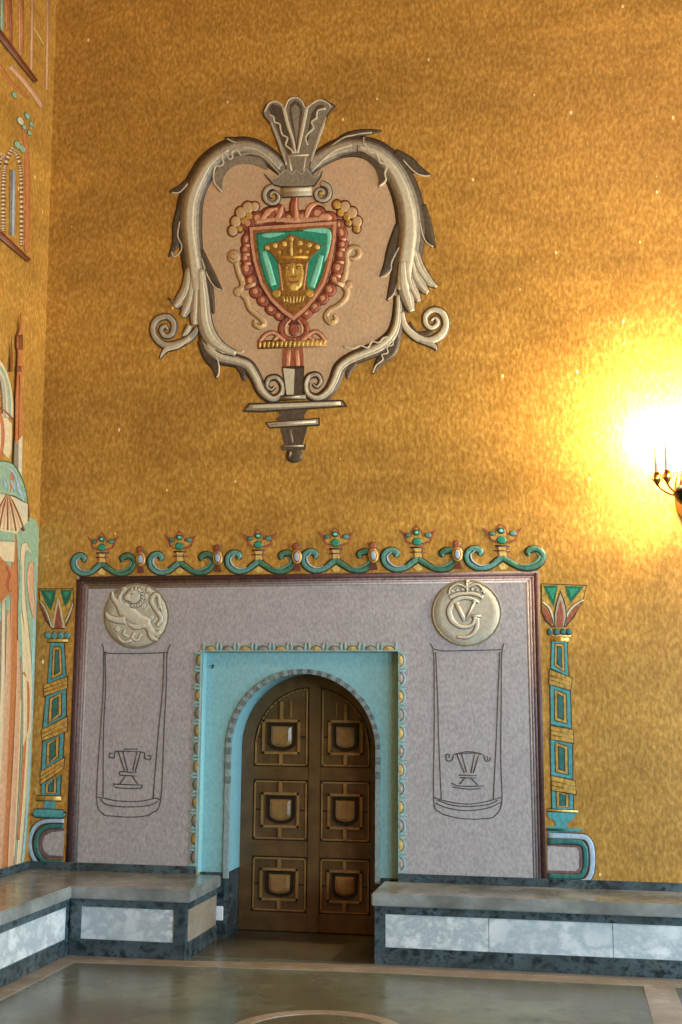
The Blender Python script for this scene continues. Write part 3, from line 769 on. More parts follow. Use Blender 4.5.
def jewel():
    t = thing('jewel_ornament', '', 'ornament', P(141.5, 574), 'jewels between the crowns')
    mb = MB(off=0.026); mb.ell(141.8, 560, 4.6, 7.2, 0.008, 'gold_tile', 0.002, out=.5); mb.ell(141.8, 560, 3.3, 5.4, 0.013, 'red_enamel', 0.002); mb.ell(141.8, 560, 2.3, 4.2, 0.017, 'pale_blue', 0.004)
    mb.build('oval_stone', t)
    mb = MB(off=0.026); mb.ell(141.5, 550.5, 3.2, 3.2, 0.010, 'red_enamel', 0.004, out=.6); mb.build('red_bead', t)
    mb = MB(off=0.026); mb.poly([(139.5, 567.5), (144.2, 567.5), (145.5, 574), (138.5, 574)], 0.010, 'red_deep'); mb.build('foot', t)
    return t
j1 = jewel(); descr = ['between the first and second crowns from the left', 'between the second and third crowns from the left', 'between the third and fourth crowns, left of the door centre', 'between the fourth and fifth crowns, right of the door centre', 'between the two rightmost crowns']
for k, u in enumerate([141.5, 218.5, 297.5, 374, 458]):
    o = j1 if k == 0 else copy_tree(j1)
    o.location = P(u, 574.3-6*(u-77)/462)
    o['label'] = 'small red and grey oval jewel ' + descr[k].replace(', left of the door centre', '').replace(', right of the door centre', '')

# ------------------------------------------------------------------ lotus columns
def rect_ring(mb, pts, w, lift, mt, out=.6): mb.rib(pts+[pts[0]], w, lift, mt, 0.001, n=1, out=out, cols=3)
def segm(mb, quad, lift):
    """one glazed length of a column shaft: teal slab, gold ring, green core"""
    q = [Vector((p[0], p[1])) for p in quad]; c = sum(q, Vector((0, 0)))/4
    def sc(kx, ky): return [(c.x+(p.x-c.x)*kx, c.y+(p.y-c.y)*ky) for p in q]
    mb.poly(sc(1.10, 1.03), 0.007, 'outline'); mb.poly(sc(1, 1), 0.010, 'teal_mosaic')
    mb.poly(sc(.66, .82), 0.0115, 'outline'); mb.poly(sc(.56, .77), 0.013, 'gold_tile')
    mb.poly(sc(.33, .64), 0.0145, 'outline'); mb.poly(sc(.24, .58), 0.016, 'teal_deep')
def band(th, quad):
    mb = MB(); q = [Vector(p) for p in quad]; c = sum(q, Vector((0, 0)))/4
    mb.poly([(c.x+(p.x-c.x)*1.06, c.y+(p.y-c.y)*1.14) for p in q], 0.014, 'outline'); mb.poly(quad, 0.018, 'gold_tile')
    for k in (0.35, 0.68):
        a = q[0].lerp(q[3], k); b = q[1].lerp(q[2], k); mb.rib([tuple(a), tuple(b)], 0.8, 0.019, 'gold_dark', 0.001)
    mb.build('gold_band', th)
t = thing('lotus_column', 'green and gold mosaic column with red lotus top, at the right edge of the grey panel', 'mosaic column', P(568, 886), 'mosaic columns either side of the grey panel')
mb = MB()
mb.poly([(541, 583.5), (587, 585), (583.5, 600), (575, 616), (566, 627), (552, 627), (545, 621), (541.3, 612)], 0.008, 'outline')
mb.poly([(542, 584.5), (586, 586), (582.5, 600), (574, 615), (565.5, 626), (552.5, 626), (546, 620), (542, 611)], 0.010, 'gold_tile')
mb.poly([(543, 585.5), (558, 585.5), (555.5, 600), (553.5, 607), (549, 598), (545, 590)], 0.013, 'green_deep'); mb.poly([(565, 586), (584, 586.5), (578, 594), (570.5, 603), (567, 595)], 0.013, 'green_deep')
mb.poly([(547, 588), (556, 588), (553, 600)], 0.014, 'green_enamel'); mb.poly([(569, 588), (579, 589), (571, 598)], 0.014, 'green_enamel')
mb.rib([(542, 602), (549, 608), (553, 618), (555, 626)], [1, 2, 2, 2], 0.016, 'stone_light', 0.001, out=.6); mb.rib([(584, 600), (574, 606), (567, 615), (564, 626)], [1, 2, 2, 2], 0.016, 'stone_light', 0.001, out=.6)
mb.poly([(542, 605), (548, 611), (552, 620), (552, 626), (546, 619.5), (542, 611)], 0.014, 'red_enamel'); mb.poly([(582, 603), (574.5, 608), (569, 616), (566.5, 625), (574, 615)], 0.014, 'red_enamel')
mb.poly([(560.5, 590), (566, 605), (567, 618), (564.5, 627), (554.5, 627), (553.5, 616), (556, 603)], 0.018, 'outline')
mb.poly([(560.5, 593), (565, 606), (566, 617), (563.5, 626.5), (555.5, 626.5), (554.8, 616), (557, 604)], 0.020, 'stone_mid')
mb.poly([(560.5, 600), (563.5, 612), (563, 626), (556.5, 626), (557, 613)], 0.022, 'red_enamel')
mb.build('lotus_capital', t)
mb = MB(); mb.rib([(551, 639), (569, 639.5)], 5, 0.012, 'gold_tile', 0.003, out=.8)
for a in (550, 556.5, 563, 569): mb.ell(a, 632, 2.6, 2.8, 0.014, 'teal_deep', 0.004, out=.8, n=10)
mb.rib([(549, 636), (571, 636)], 1, 0.015, 'gold_light', 0.001)
mb.build('bead_collar', t)
mb = MB()
for q in ([(552, 640), (567, 641), (568, 676), (551, 668)], [(550.5, 685), (570, 691), (571, 728), (551, 724)], [(550.5, 738), (572, 743), (572.5, 779), (551.5, 775)], [(552, 789), (573, 793), (573, 809), (552.5, 809)]): segm(mb, q, 0)
mb.build('shaft', t)
band(t, [(550, 670), (572, 678), (570.5, 690), (549, 684)]); band(t, [(551, 726), (573, 730), (573.5, 743), (551, 739)]); band(t, [(551.5, 776), (575, 781), (576, 794), (552, 790)])
mb = MB(); mb.rib([(547.5, 810), (578, 811.5)], 2, 0.014, 'gold_light', 0.002, out=.8)
mb.poly([(547, 812), (578, 813), (572, 820), (567, 823), (568, 828), (580, 828.5), (583.5, 832), (547, 832.5), (547, 827), (556, 826), (555, 821), (549, 817)], 0.012, 'teal_mosaic')
mb.rib([(547, 829.5), (582, 830.5)], 3.2, 0.016, 'teal_deep', 0.002); mb.build('bowl', t, label='teal bowl-shaped base')
mb = MB()
zz = wb(ZB, 0)[1]
def vb(u): return wb(ZB+0.004, P(u, 884).x)[1]
mb.rib([(547.5, 835.5), (580, 836.5), (588.5, 840.5), (592, 851), (592, 868), (588.5, 878), (580, 882), (547.5, 881)], 5.2, 0.012, 'pale_blue', 0.003, out=.9)
mb.rib([(547.5, 841.5), (577, 842), (583.5, 846), (585.5, 853), (585.5, 866), (583, 873), (577, 876.5), (547.5, 876)], 4.6, 0.014, 'teal_deep', 0.003, out=.9)
mb.poly([(547.5, 844.5), (580, 845), (582.5, 850), (582.5, 869), (579, 873.5), (547.5, 873)], 0.011, 'panel_edge_mid'); mb.poly([(547.5, 846), (577, 847.5), (579, 852), (579, 867), (576, 871), (547.5, 870)], 0.013, 'grey_panel')
mb.build('foot_block', t, label='rounded pale blue and green foot')

t = thing('lotus_column', 'green and gold mosaic column with red lotus top, at the left edge of the grey panel by the corner', 'mosaic column', P(50, 870), 'mosaic columns either side of the grey panel')
mb = MB()
mb.poly([(38.5, 588.5), (73.5, 588.5), (74, 605), (70, 618), (64.5, 629), (52, 629), (45, 620), (40, 606)], 0.008, 'outline')
mb.poly([(39.5, 589.5), (72.8, 589.5), (73, 605), (69, 617), (64, 628), (52.5, 628), (46, 619), (41, 605)], 0.010, 'gold_tile')
mb.poly([(40.5, 590), (56.5, 590), (54.5, 601), (51, 611), (46, 603)], 0.013, 'green_deep'); mb.poly([(60.5, 590), (72.5, 590), (70, 600), (65.5, 607), (62.5, 598)], 0.013, 'green_deep')
mb.poly([(45, 592), (52, 593), (51, 601)], 0.014, 'green_enamel'); mb.poly([(64, 592), (70, 592), (66, 598)], 0.014, 'green_enamel')
mb.rib([(40, 601), (45, 608), (49, 618), (52, 627)], [1, 1.6, 1.6, 1.6], 0.016, 'stone_light', 0.001, out=.6); mb.rib([(73, 604), (70, 613), (66, 622)], [1, 1.6, 1.6], 0.016, 'stone_light', 0.001, out=.6)
mb.poly([(39.6, 603), (44, 611), (48, 620), (49.5, 624), (44.5, 618), (41, 609)], 0.014, 'red_deep')
mb.poly([(58.5, 597), (62, 612), (65.5, 628), (52.5, 628), (55, 612)], 0.017, 'stone_light'); mb.poly([(58.7, 603), (61, 615), (63.2, 628), (54.5, 628), (56.5, 614)], 0.019, 'red_enamel')
mb.build('lotus_capital', t)
mb = MB(); mb.rib([(47, 640.5), (68, 640.5)], 3, 0.012, 'gold_tile', 0.002, out=.8)
for a in (48, 54.5, 61, 67.5): mb.ell(a, 635.5, 2.7, 3.2, 0.014, 'teal_mosaic', 0.004, out=1, outm='gold_dark', n=10)
mb.build('bead_collar', t)
mb = MB()
for q in ([(51, 643), (64, 643), (66, 677), (48, 684)], [(46.5, 696), (66, 689), (66, 717), (43.5, 728)], [(43.5, 741), (64, 732), (62.5, 759), (42, 770)], [(42, 784), (61, 775), (60, 795), (42, 795)]): segm(mb, q, 0)
mb.build('shaft', t)
band(t, [(44.5, 685), (67.5, 677), (67.5, 688), (44.5, 696)]); band(t, [(42, 730), (67.5, 717), (67.5, 731), (43, 741)]); band(t, [(41, 772), (64.5, 758), (63.5, 769), (41, 784)])
mb = MB(); mb.rib([(37, 798), (61.5, 798.5)], 4.6, 0.014, 'gold_tile', 0.004, out=.8)
mb.poly([(44, 801), (56, 801), (55, 807), (58, 810), (42, 810), (45, 807)], 0.012, 'teal_mosaic'); mb.rib([(34.5, 813), (37, 813), (61, 813.8), (64, 813.8)], [4, 7.5, 7.5, 4], 0.022, 'teal_mosaic', 0.006, out=.9); mb.build('bowl', t, label='teal cushion-shaped base')
mb = MB()
mb.rib([(64, 821), (47, 821), (37, 825), (31, 835), (30, 847), (34, 859), (42, 866), (63, 867)], 4.0, 0.012, 'pale_blue', 0.003, out=.8)
mb.rib([(64, 826.5), (49, 826.5), (40.5, 831), (36.5, 839), (36.5, 849), (40, 857), (47, 862), (63, 862.5)], 4.4, 0.014, 'teal_deep', 0.003, out=.8)
mb.poly([(64.5, 829), (50, 829), (42, 834), (39, 842), (40.5, 852), (46, 858), (63.5, 859)], 0.011, 'panel_edge_mid'); mb.poly([(64.5, 831), (52, 832), (45, 836), (42.5, 843), (44, 850), (49, 855), (63.5, 856)], 0.013, 'grey_panel')
mb.build('foot_block', t, label='rounded pale blue and green foot')

# ------------------------------------------------------------------ heraldic cartouche
car = thing('heraldic_cartouche', 'grey scrollwork cartouche around green shield with golden crowned head, high on gold wall', 'wall ornament', P(293, 461))
mb = MB()
mb.poly([(290, 180), (270, 166), (245, 156), (222, 162), (206, 178), (197, 200), (193, 228), (194, 260), (200, 292), (206, 325), (217, 343), (236, 354), (252, 362), (262, 378), (272, 394), (296, 398), (316, 394), (330, 380), (338, 366), (352, 356), (374, 348), (390, 332), (396, 310), (399, 280), (404, 250), (402, 215), (395, 188), (382, 168), (362, 152), (340, 148), (318, 164), (302, 180)], 0.006, 'tan_field', smooth=3)
mb.build('tan_field', car, label='rosy tan mosaic background field')
def lobe(mb, pts, w, m='stone_mid', l=0.014, hi='stone_light', hw=0.4, o=1.0, dome=0.008):
    mb.rib(pts, w, l, m, dome, out=o)
    if hi:
        ww = [x*hw for x in w] if isinstance(w, (list, tuple)) else w*hw
        mb.rib(pts, ww, l+dome+0.001, hi, 0.002)
def thorn(mb, pts, w, l=0.012, edge=None):
    mb.rib(pts, w, l, 'stone_dark', 0.004, out=.7)
    if edge: mb.rib(edge, 1.2, l+0.008, 'stone_light', 0.001, n=4)
# left side
mb = MB()
thorn(mb, [(275, 160), (258, 148), (242, 142), (225, 138)], [5, 8, 7, 0.5], edge=[(227, 139), (236, 143), (246, 143), (258, 149), (268, 156)])
thorn(mb, [(198, 172), (190, 182), (182, 188), (170, 192)], [6, 9, 7, .5], edge=[(172, 193), (179, 193), (184, 189), (188, 184)])
thorn(mb, [(181, 205), (177, 225), (176, 242), (169, 257)], [6, 8, 7, .5], edge=[(180, 222), (178, 236), (182, 246), (180, 253), (174, 257), (172, 252)])
thorn(mb, [(201, 250), (207, 268), (214, 280), (222, 290)], [4, 9, 7, .5], edge=[(202, 259), (206, 272), (211, 282), (216, 288), (221, 290)])
thorn(mb, [(203, 275), (208, 292), (214, 314)], [8, 11, 1])
# main band, dark rim, mid body, light core
bl = [(290, 178), (280, 167), (266, 155), (248, 147), (228, 150), (210, 163), (199, 180), (191, 200), (189, 222), (191, 245), (194, 268), (197, 290)]
bw_ = [8, 14, 17, 18, 19, 21, 22, 24, 25, 22, 21, 20]
mb.rib(bl, bw_, 0.014, 'stone_dark', 0.003, out=1.0)
mb.rib([(p[0]+.8, p[1]+.8) for p in bl], [x*.74 for x in bw_], 0.018, 'stone_grey', 0.006)
mb.rib([(p[0]+1, p[1]+.5) for p in bl[1:]], [x*.52 for x in bw_[1:]], 0.025, 'stone_mid', 0.003)
mb.rib([(p[0]+1, p[1]+.5) for p in bl[4:]], [2, 5, 7, 8, 8, 8, 9, 9], 0.030, 'stone_light', 0.001)
# inner folded leaf with wavy light edge
mb.poly([(262, 160), (252, 157), (240, 156), (228, 160), (219, 168), (214, 177), (215, 185), (222, 193), (223, 183), (227, 173), (236, 166), (248, 164), (258, 166), (268, 170)], 0.030, 'stone_grey', smooth=3)
mb.rib([(222, 192), (215, 184), (214, 175), (216, 167), (220, 167), (224, 164), (222, 157), (226, 155), (230, 160), (233, 158), (232, 153), (237, 151), (241, 156)], 1.5, 0.033, 'stone_light', 0.001, n=4)
mb.rib([(240, 156), (252, 154), (264, 158), (274, 168), (282, 177)], [1, 1.6, 1.6, 1.6, 1], 0.033, 'stone_mid', 0.001)
mb.rib([(242, 148), (256, 150), (268, 158), (280, 170)], 1.4, 0.033, 'stone_light', 0.001)
mb.build('scroll_band', car, label='grey acanthus scroll, left side')
mb = MB()
lobe(mb, [(190, 268), (187, 288), (181, 300), (175, 307)], [8, 11, 11, 6]); lobe(mb, [(193, 275), (191, 296), (187, 308), (183, 317)], [6, 10, 10, 6], l=.018); lobe(mb, [(197, 278), (196, 300), (195, 318), (195, 325)], [5, 9, 9, 6], l=.021)
lobe(mb, [(201, 270), (203, 298), (205, 322), (211, 338), (222, 348), (236, 354)], [8, 12, 14, 14, 10, 5], l=.024, hw=.5)
mb.rib([(168, 298), (174, 303)], [1, 4], .012, 'stone_dark', .002)
lobe(mb, [(190, 326), (186, 333), (183, 336)], [6, 5, 2], l=.020)
mb.build('fluted_leaves', car, label='fluted grey leaves, left side')
mb = MB()
mb.rib([(198, 328), (190, 338), (176, 345), (164, 345), (155, 337), (153, 327), (158, 319), (168, 317), (174, 324), (172, 334), (165, 336), (161, 330), (165, 326), (168, 330)], [4, 6, 7, 6, 5, 5, 5, 5, 5, 4.5, 4, 3.5, 3, 1.5], 0.014, 'stone_mid', 0.006, out=1.3, outm='stone_dark')
mb.rib([(196, 330), (186, 340), (174, 344)], [2, 5, 2], 0.011, 'stone_dark', 0.002, out=.8)
mb.rib([(190, 338), (178, 346), (166, 350), (160, 359)], [3, 5, 4.5, .5], 0.018, 'stone_light', 0.003, out=1.0)
mb.build('volute', car, label='curled volute, left side')
mb = MB()
thorn(mb, [(202, 340), (208, 356), (215, 366), (217, 379)], [9, 10, 8, .5], edge=[(208, 350), (214, 355), (217, 358), (219, 365), (219, 373), (217, 378)])
thorn(mb, [(236, 362), (242, 370), (244, 381)], [8, 7, .5])
lw = [(204, 330), (208, 346), (220, 357), (236, 361), (248, 366), (256, 378), (262, 391), (272, 399), (281, 395), (283, 386), (277, 378), (269, 379), (267, 386), (271, 390), (275, 387)]
ww_ = [10, 13, 13, 12, 12, 11, 10, 8, 6.5, 6, 5.5, 5, 4, 3, 1.5]
mb.rib(lw, ww_, 0.014, 'stone_dark', 0.002, out=1.0); mb.rib(lw, [x*.66 for x in ww_], 0.018, 'stone_mid', 0.004); mb.rib([(p[0]-.4, p[1]-.6) for p in lw[1:-4]], [x*.3 for x in ww_[1:-4]], 0.023, 'stone_light', 0.001)
mb.rib([(208, 344), (213, 349), (219, 348), (223, 353), (230, 352), (240, 353), (244, 351)], 1.5, 0.026, 'stone_light', 0.001, n=4)
mb.build('lower_scroll', car, label='grey lower scroll, left side')
# right side
mb = MB()
thorn(mb, [(330, 148), (346, 138), (362, 133), (382, 131)], [5, 8, 6, .5], edge=[(332, 146), (344, 138), (352, 136), (362, 134), (372, 133)])
thorn(mb, [(395, 152), (408, 162), (418, 170), (431, 176)], [6, 11, 8, .5], edge=[(403, 160), (410, 168), (417, 174), (424, 176), (430, 176)])
thorn(mb, [(423, 205), (427, 225), (430, 238), (436, 248)], [5, 9, 8, .5], edge=[(420, 222), (423, 236), (427, 243), (433, 247)])
thorn(mb, [(398, 225), (393, 248), (388, 264), (380, 277)], [5, 11, 8, .5], edge=[(399, 248), (392, 262), (391, 270), (386, 276), (381, 277)])
thorn(mb, [(398, 255), (396, 280), (387, 301)], [9, 12, 1], edge=[(399, 270), (397, 284), (394, 294), (388, 300)])
br = [(302, 178), (310, 167), (324, 156), (342, 148), (360, 147), (378, 153), (393, 168), (403, 186), (409, 206), (411, 228), (409, 250), (406, 272), (404, 290)]
brw = [8, 14, 17, 19, 20, 22, 25, 27, 28, 28, 27, 24, 20]
mb.rib(br, brw, 0.014, 'stone_dark', 0.003, out=1.0)
mb.rib([(p[0]-.8, p[1]+.8) for p in br], [x*.76 for x in brw], 0.018, 'stone_grey', 0.006)
mb.rib([(p[0]-1, p[1]+.5) for p in br[1:]], [x*.54 for x in brw[1:]], 0.025, 'stone_mid', 0.003)
mb.rib([(p[0]-1, p[1]+.5) for p in br[4:]], [2, 5, 8, 9, 10, 12, 13, 13, 12], 0.030, 'stone_light', 0.001)
mb.poly([(340, 158), (352, 154), (362, 152), (372, 158), (381, 167), (385, 176), (385, 181), (379, 188), (379, 178), (375, 168), (366, 160), (354, 156)], 0.030, 'stone_dark', smooth=3)
mb.rib([(379, 187), (386, 181), (385, 174), (387, 167), (383, 164), (380, 163), (378, 157), (375, 153), (370, 153), (367, 148), (365, 144)], 1.7, 0.033, 'stone_light', 0.001, n=4)
mb.rib([(364, 138), (364, 145), (368, 149)], 1.2, 0.033, 'stone_mid', 0.001); mb.rib([(358, 146), (358, 152), (362, 155)], 1.0, 0.033, 'stone_dark', 0.001)
mb.rib([(352, 146), (338, 150), (326, 158), (312, 172)], 1.4, 0.033, 'stone_light', 0.001)
mb.build('scroll_band', car, label='grey acanthus scroll, right side')
mb = MB()
lobe(mb, [(414, 250), (419, 268), (428, 281), (437, 287)], [8, 11, 9, 2]); lobe(mb, [(411, 255), (415, 275), (422, 287), (428, 293)], [7, 10, 9, 4], l=.018); lobe(mb, [(407, 262), (410, 283), (416, 296), (419, 302)], [6, 9, 8, 4], l=.021)
lobe(mb, [(403, 262), (404, 285), (408, 300), (412, 312)], [8, 13, 12, 6], l=.024, hw=.55)
mb.build('fluted_leaves', car, label='fluted grey leaves, right side')
mb = MB()
mb.rib([(402, 312), (405, 326), (416, 337), (428, 341), (440, 336), (446, 325), (443, 314), (434, 310), (426, 315), (426, 324), (432, 328), (438, 323), (435, 318), (431, 321)], [4, 6, 7, 7, 7, 6, 6, 5, 4.5, 4.5, 4, 3.5, 2.5, 1.5], 0.016, 'stone_light', 0.006, out=1.3, outm='stone_dark')
mb.rib([(410, 322), (416, 333), (426, 334), (434, 330)], [2, 5, 6, 2], 0.013, 'stone_dark', 0.002)
mb.rib([(420, 341), (430, 344), (435, 347), (437, 351)], [4, 5, 4, .5], 0.018, 'stone_mid', 0.003, out=1.0)
mb.build('volute', car, label='curled volute, right side')
mb = MB()
thorn(mb, [(397, 332), (391, 350), (380, 361), (373, 374)], [9, 12, 8, .5], edge=[(392, 339), (393, 345), (387, 347), (388, 353), (382, 355), (383, 360), (376, 366), (373, 373)])
thorn(mb, [(354, 362), (349, 369), (347, 379)], [8, 7, .5])
lw = [(399, 296), (398, 318), (393, 335), (380, 347), (364, 354), (350, 360), (340, 368), (335, 380), (329, 391), (319, 398), (309, 395), (306, 386), (309, 377), (317, 375), (321, 381), (317, 387), (313, 384)]
ww_ = [9, 11, 13, 14, 13, 12, 12, 11, 10, 8, 6.5, 6, 5.5, 5, 4, 3, 1.5]
mb.rib(lw, ww_, 0.014, 'stone_dark', 0.002, out=1.0); mb.rib(lw, [x*.62 for x in ww_], 0.018, 'stone_mid', 0.004); mb.rib([(p[0]-.4, p[1]-.6) for p in lw[:-4]], [x*.3 for x in ww_[:-4]], 0.023, 'stone_light', 0.001)
mb.rib([(392, 338), (384, 338), (379, 343), (372, 342), (368, 348), (360, 346), (352, 349), (344, 347)], 1.5, 0.026, 'stone_light', 0.001, n=4)
mb.build('lower_scroll', car, label='grey lower scroll, right side')
# plume
mb = MB()
out_ = [(264, 114), (267, 106), (273, 102), (280, 104), (285, 108), (289, 100), (296, 97.5), (302, 101), (306, 108), (310, 107), (315, 102), (323, 100), (329, 104), (334, 107), (328, 114), (323, 126), (316, 145), (310, 166), (309, 174), (288, 174), (286, 164), (278, 143), (272, 125), (266, 118)]
mb.poly([(298+(p[0]-298)*1.05, 136+(p[1]-136)*1.02) for p in out_], 0.030, 'outline'); mb.poly(out_, 0.034, 'stone_grey')
mb.poly([(269, 110), (273, 105), (280, 107), (284, 112), (289, 130), (293, 150), (290, 158), (283, 145), (276, 125)], 0.037, 'stone_dark'); mb.poly([(290, 106), (296, 101), (302, 106), (303, 112), (300, 132), (297, 152), (294, 134), (290, 116)], 0.037, 'stone_dark')
mb.poly([(291.5, 110), (296, 105), (300.5, 110), (299, 128), (297, 145), (294.5, 128)], 0.039, 'stone_grey')
mb.poly([(310, 112), (318, 105), (326, 107), (318, 125), (310, 145), (303, 156), (301, 150), (306, 130)], 0.037, 'stone_grey'); mb.poly([(318, 106), (325, 106), (321, 110), (314, 120), (309, 140), (306, 146), (309, 128), (312, 114)], 0.038, 'stone_dark')
mb.rib([(284, 108), (288, 125), (293, 140), (296, 154)], [3.5, 3.2, 2.6, 2], 0.040, 'stone_light', 0.002); mb.rib([(307, 109), (304, 125), (301, 140), (298, 154)], [3.5, 3.2, 2.6, 2], 0.040, 'stone_light', 0.002)
mb.rib([(265, 113), (269, 105), (275, 102.5), (281, 105), (285, 109), (289, 101), (296, 98.5), (302, 102), (306, 109), (312, 105), (320, 101), (328, 104), (331, 108)], 1.4, 0.040, 'stone_light', 0.001, n=4)
mb.rib([(270, 116), (274, 118), (275, 123), (280, 125), (281, 130), (283, 136), (288, 139), (286, 146), (291, 150), (294, 154)], 1.6, 0.041, 'stone_light', 0.001, n=4); mb.rib([(326, 110), (319, 111), (317, 116), (317, 119), (312, 123), (314, 129), (309, 134), (306, 139), (308, 146)], 1.6, 0.041, 'stone_light', 0.001, n=4)
mb.rib([(271, 122), (279, 142), (287, 166)], [2, 3, 2], 0.040, 'stone_mid', 0.001); mb.rib([(326, 118), (318, 140), (311, 162)], [2, 3, 2], 0.040, 'stone_mid', 0.001)
mb.poly([(287, 156), (309, 156), (307, 172), (290, 172)], 0.038, 'stone_grey'); mb.rib([(287, 157), (309, 156)], 1.5, 0.041, 'stone_light', .001); mb.rib([(289, 157), (292, 172)], 1.5, 0.041, 'stone_light', .001); mb.rib([(306, 157), (304, 172)], 1.5, 0.041, 'stone_light', .001)
mb.build('plume', car, label='grey fluted plume at the top')
mb = MB()
sk = [(266, 175), (272, 180), (279, 177), (286, 171), (292, 175), (297, 171), (302, 175), (307, 170), (311, 175), (316, 178), (322, 172), (320, 178), (314, 186), (306, 187), (282, 187), (274, 185)]
mb.poly([(294+(p[0]-294)*1.04, 179+(p[1]-179)*1.1) for p in sk], 0.038, 'outline'); mb.poly(sk, 0.042, 'stone_grey'); mb.rib(sk[:11], 1.1, 0.043, 'stone_mid', 0.001, n=3)
mb.build('leaf_skirt', car)
mb = MB()
mb.rib([(282, 193), (312, 191.5)], 9, 0.030, 'stone_mid', 0.01, out=1.0); mb.rib([(284, 191), (311, 190)], 3, 0.041, 'stone_light', 0.001)
for cx, sg in ((273.5, 1), (321.5, -1)):
    pts = []; ws = []
    for k in range(15):
        a = -math.pi/2+sg*-1*k*0.62; r = 10.2*(1-k/16.5)
        pts.append((cx+math.cos(a)*r*1.0, 199-(5 if sg < 0 else 2)+math.sin(a)*r)); ws.append(4.4*(1-k/22))
    mb.rib(pts, ws, 0.034, 'stone_mid', 0.006, out=.9)
    mb.ell(cx, 198-(5 if sg < 0 else 2)+1, 2, 2, 0.036, 'gold_tile', 0.003, n=8)
mb.build('scroll_capital', car, label='grey double-volute capital bar')
# red garland
mb = MB()
mb.rib([(250, 226), (248, 250), (250, 268), (257, 288), (269, 305), (283, 317), (294, 322), (306, 316), (320, 302), (331, 285), (337, 265), (340, 245), (339, 224), (318, 219), (294, 221), (268, 222)], 8, 0.008, 'red_deep', 0.002, closed=True)
for (a, b, rx, ry, rot) in ((247, 240, 5, 7, .2), (246, 250, 5, 5, 0), (246, 259, 5, 5, 0), (247, 269, 6, 7, 0), (251, 281, 6, 6, .3), (256, 292, 6, 6, .4), (263, 301, 6, 5, .6), (271, 310, 6, 4.5, .7), (279, 316, 5, 4, .7),
                            (342, 233, 5, 7, -.2), (343, 245, 5, 5, 0), (341, 255, 5, 6, 0), (338, 268, 6, 7, 0), (335, 280, 5, 6, -.3), (330, 290, 6, 6, -.4), (323, 299, 6, 5, -.6), (315, 307, 6, 4.5, -.7), (307, 314, 5, 4, -.7),
                            (248, 224, 7, 7, 0), (258, 219, 8, 7, 0), (268, 214, 8, 6, -.5), (279, 213, 6, 8, 0), (290, 219, 9, 7, 0), (303, 218, 9, 7, 0), (318, 214, 9, 7, .4), (329, 219, 8, 7, 0), (339, 225, 5, 5, 0)):
    mb.ell(a, b, rx, ry, 0.012, 'red_enamel', 0.008, out=1.3, outm='red_deep', n=12, rot=rot)
    mb.ell(a-.5, b-.6, rx*.42, ry*.5, 0.0195, 'pink_enamel', 0.002, n=8, rot=rot)
for pts in ([(244, 246), (250, 246)], [(243, 255), (250, 255)], [(244, 264), (251, 264)], [(340, 239), (346, 240)], [(339, 250), (345, 250)], [(337, 262), (344, 263)], [(334, 275), (341, 277)]): mb.rib(pts, 2.6, 0.020, 'pink_enamel', 0.003, out=.5, outm='red_deep')
mb.rib([(297, 222), (294, 208), (296, 197), (298, 192)], [10, 8, 5, 1], 0.020, 'red_enamel', 0.005, out=.8, outm='red_deep'); mb.rib([(297, 222), (296, 208), (297, 198)], [5, 3, 1], 0.027, 'pink_enamel', 0.002)
for pts in ([(262, 221), (268, 212), (277, 209)], [(276, 222), (280, 214), (283, 206)], [(306, 218), (310, 208), (318, 204), (326, 208)], [(318, 221), (324, 216), (330, 216)]): mb.rib(pts, [4, 5, 2.5, 1][:len(pts)] if len(pts) == 4 else [4, 4.5, 2], 0.024, 'pink_enamel', 0.003, out=.6, outm='red_deep')
mb.rib([(255, 223), (275, 220), (300, 221), (332, 218)], [3, 4, 5, 3], 0.024, 'pink_enamel', .002)
mb.build('red_garland', car, label='red leafy garland around the shield')
mb = MB()
for (a, b, r) in ((233, 231, 4.6), (236, 222, 5), (241, 213, 5.2), (248, 208, 5.4), (255, 207, 4.2), (244, 221, 3.5), (249, 216, 3.5), (240, 229, 2.8)): mb.ell(a, b, r, r*1.1, 0.016, 'berry_tan' if r > 4 else 'gold_tile', 0.008, out=1.6, outm='red_deep', n=12)
mb.build('berry_wing', car, label='tan berries, left side')
mb = MB()
for (a, b, r) in ((337, 205, 4), (345, 207, 5), (352, 213, 5.2), (357, 222, 5), (357, 229, 3.6), (341, 213, 3.5), (347, 217, 3.5), (349, 223, 3)): mb.ell(a, b, r, r*1.1, 0.016, 'berry_tan' if r > 4 else 'gold_tile', 0.008, out=1.6, outm='red_deep', n=12)
mb.build('berry_wing', car, label='tan berries, right side')
mb = MB()
mb.ell(234, 257, 6, 6.2, 0.014, 'berry_tan', 0.008, out=1.2, outm='field_outline'); mb.rib([(236, 255), (232, 254), (231, 258), (235, 260)], 1, 0.023, 'gold_dark', .001, n=4)
mb.rib([(236, 262), (239, 274), (243, 284), (240, 292), (246, 299), (250, 309), (258, 316), (264, 322), (261, 327), (255, 325), (255, 320)], [4, 4, 5, 4, 4, 4, 4, 4.5, 4, 3.5, 2], 0.014, 'berry_tan', 0.006, out=1.3, outm='field_outline')
mb.rib([(245, 288), (256, 284)], [4, 3], 0.018, 'berry_tan', 0.004, out=.9, outm='red_deep'); mb.ell(238, 292, 3.8, 4, 0.016, 'berry_tan', 0.006, out=1, outm='field_outline')
mb.rib([(255, 321), (258, 327), (264, 325)], 1.2, 0.024, 'gold_light', .001, n=4)
mb.build('side_scroll', car, label='cream scroll left of the shield')
mb = MB()
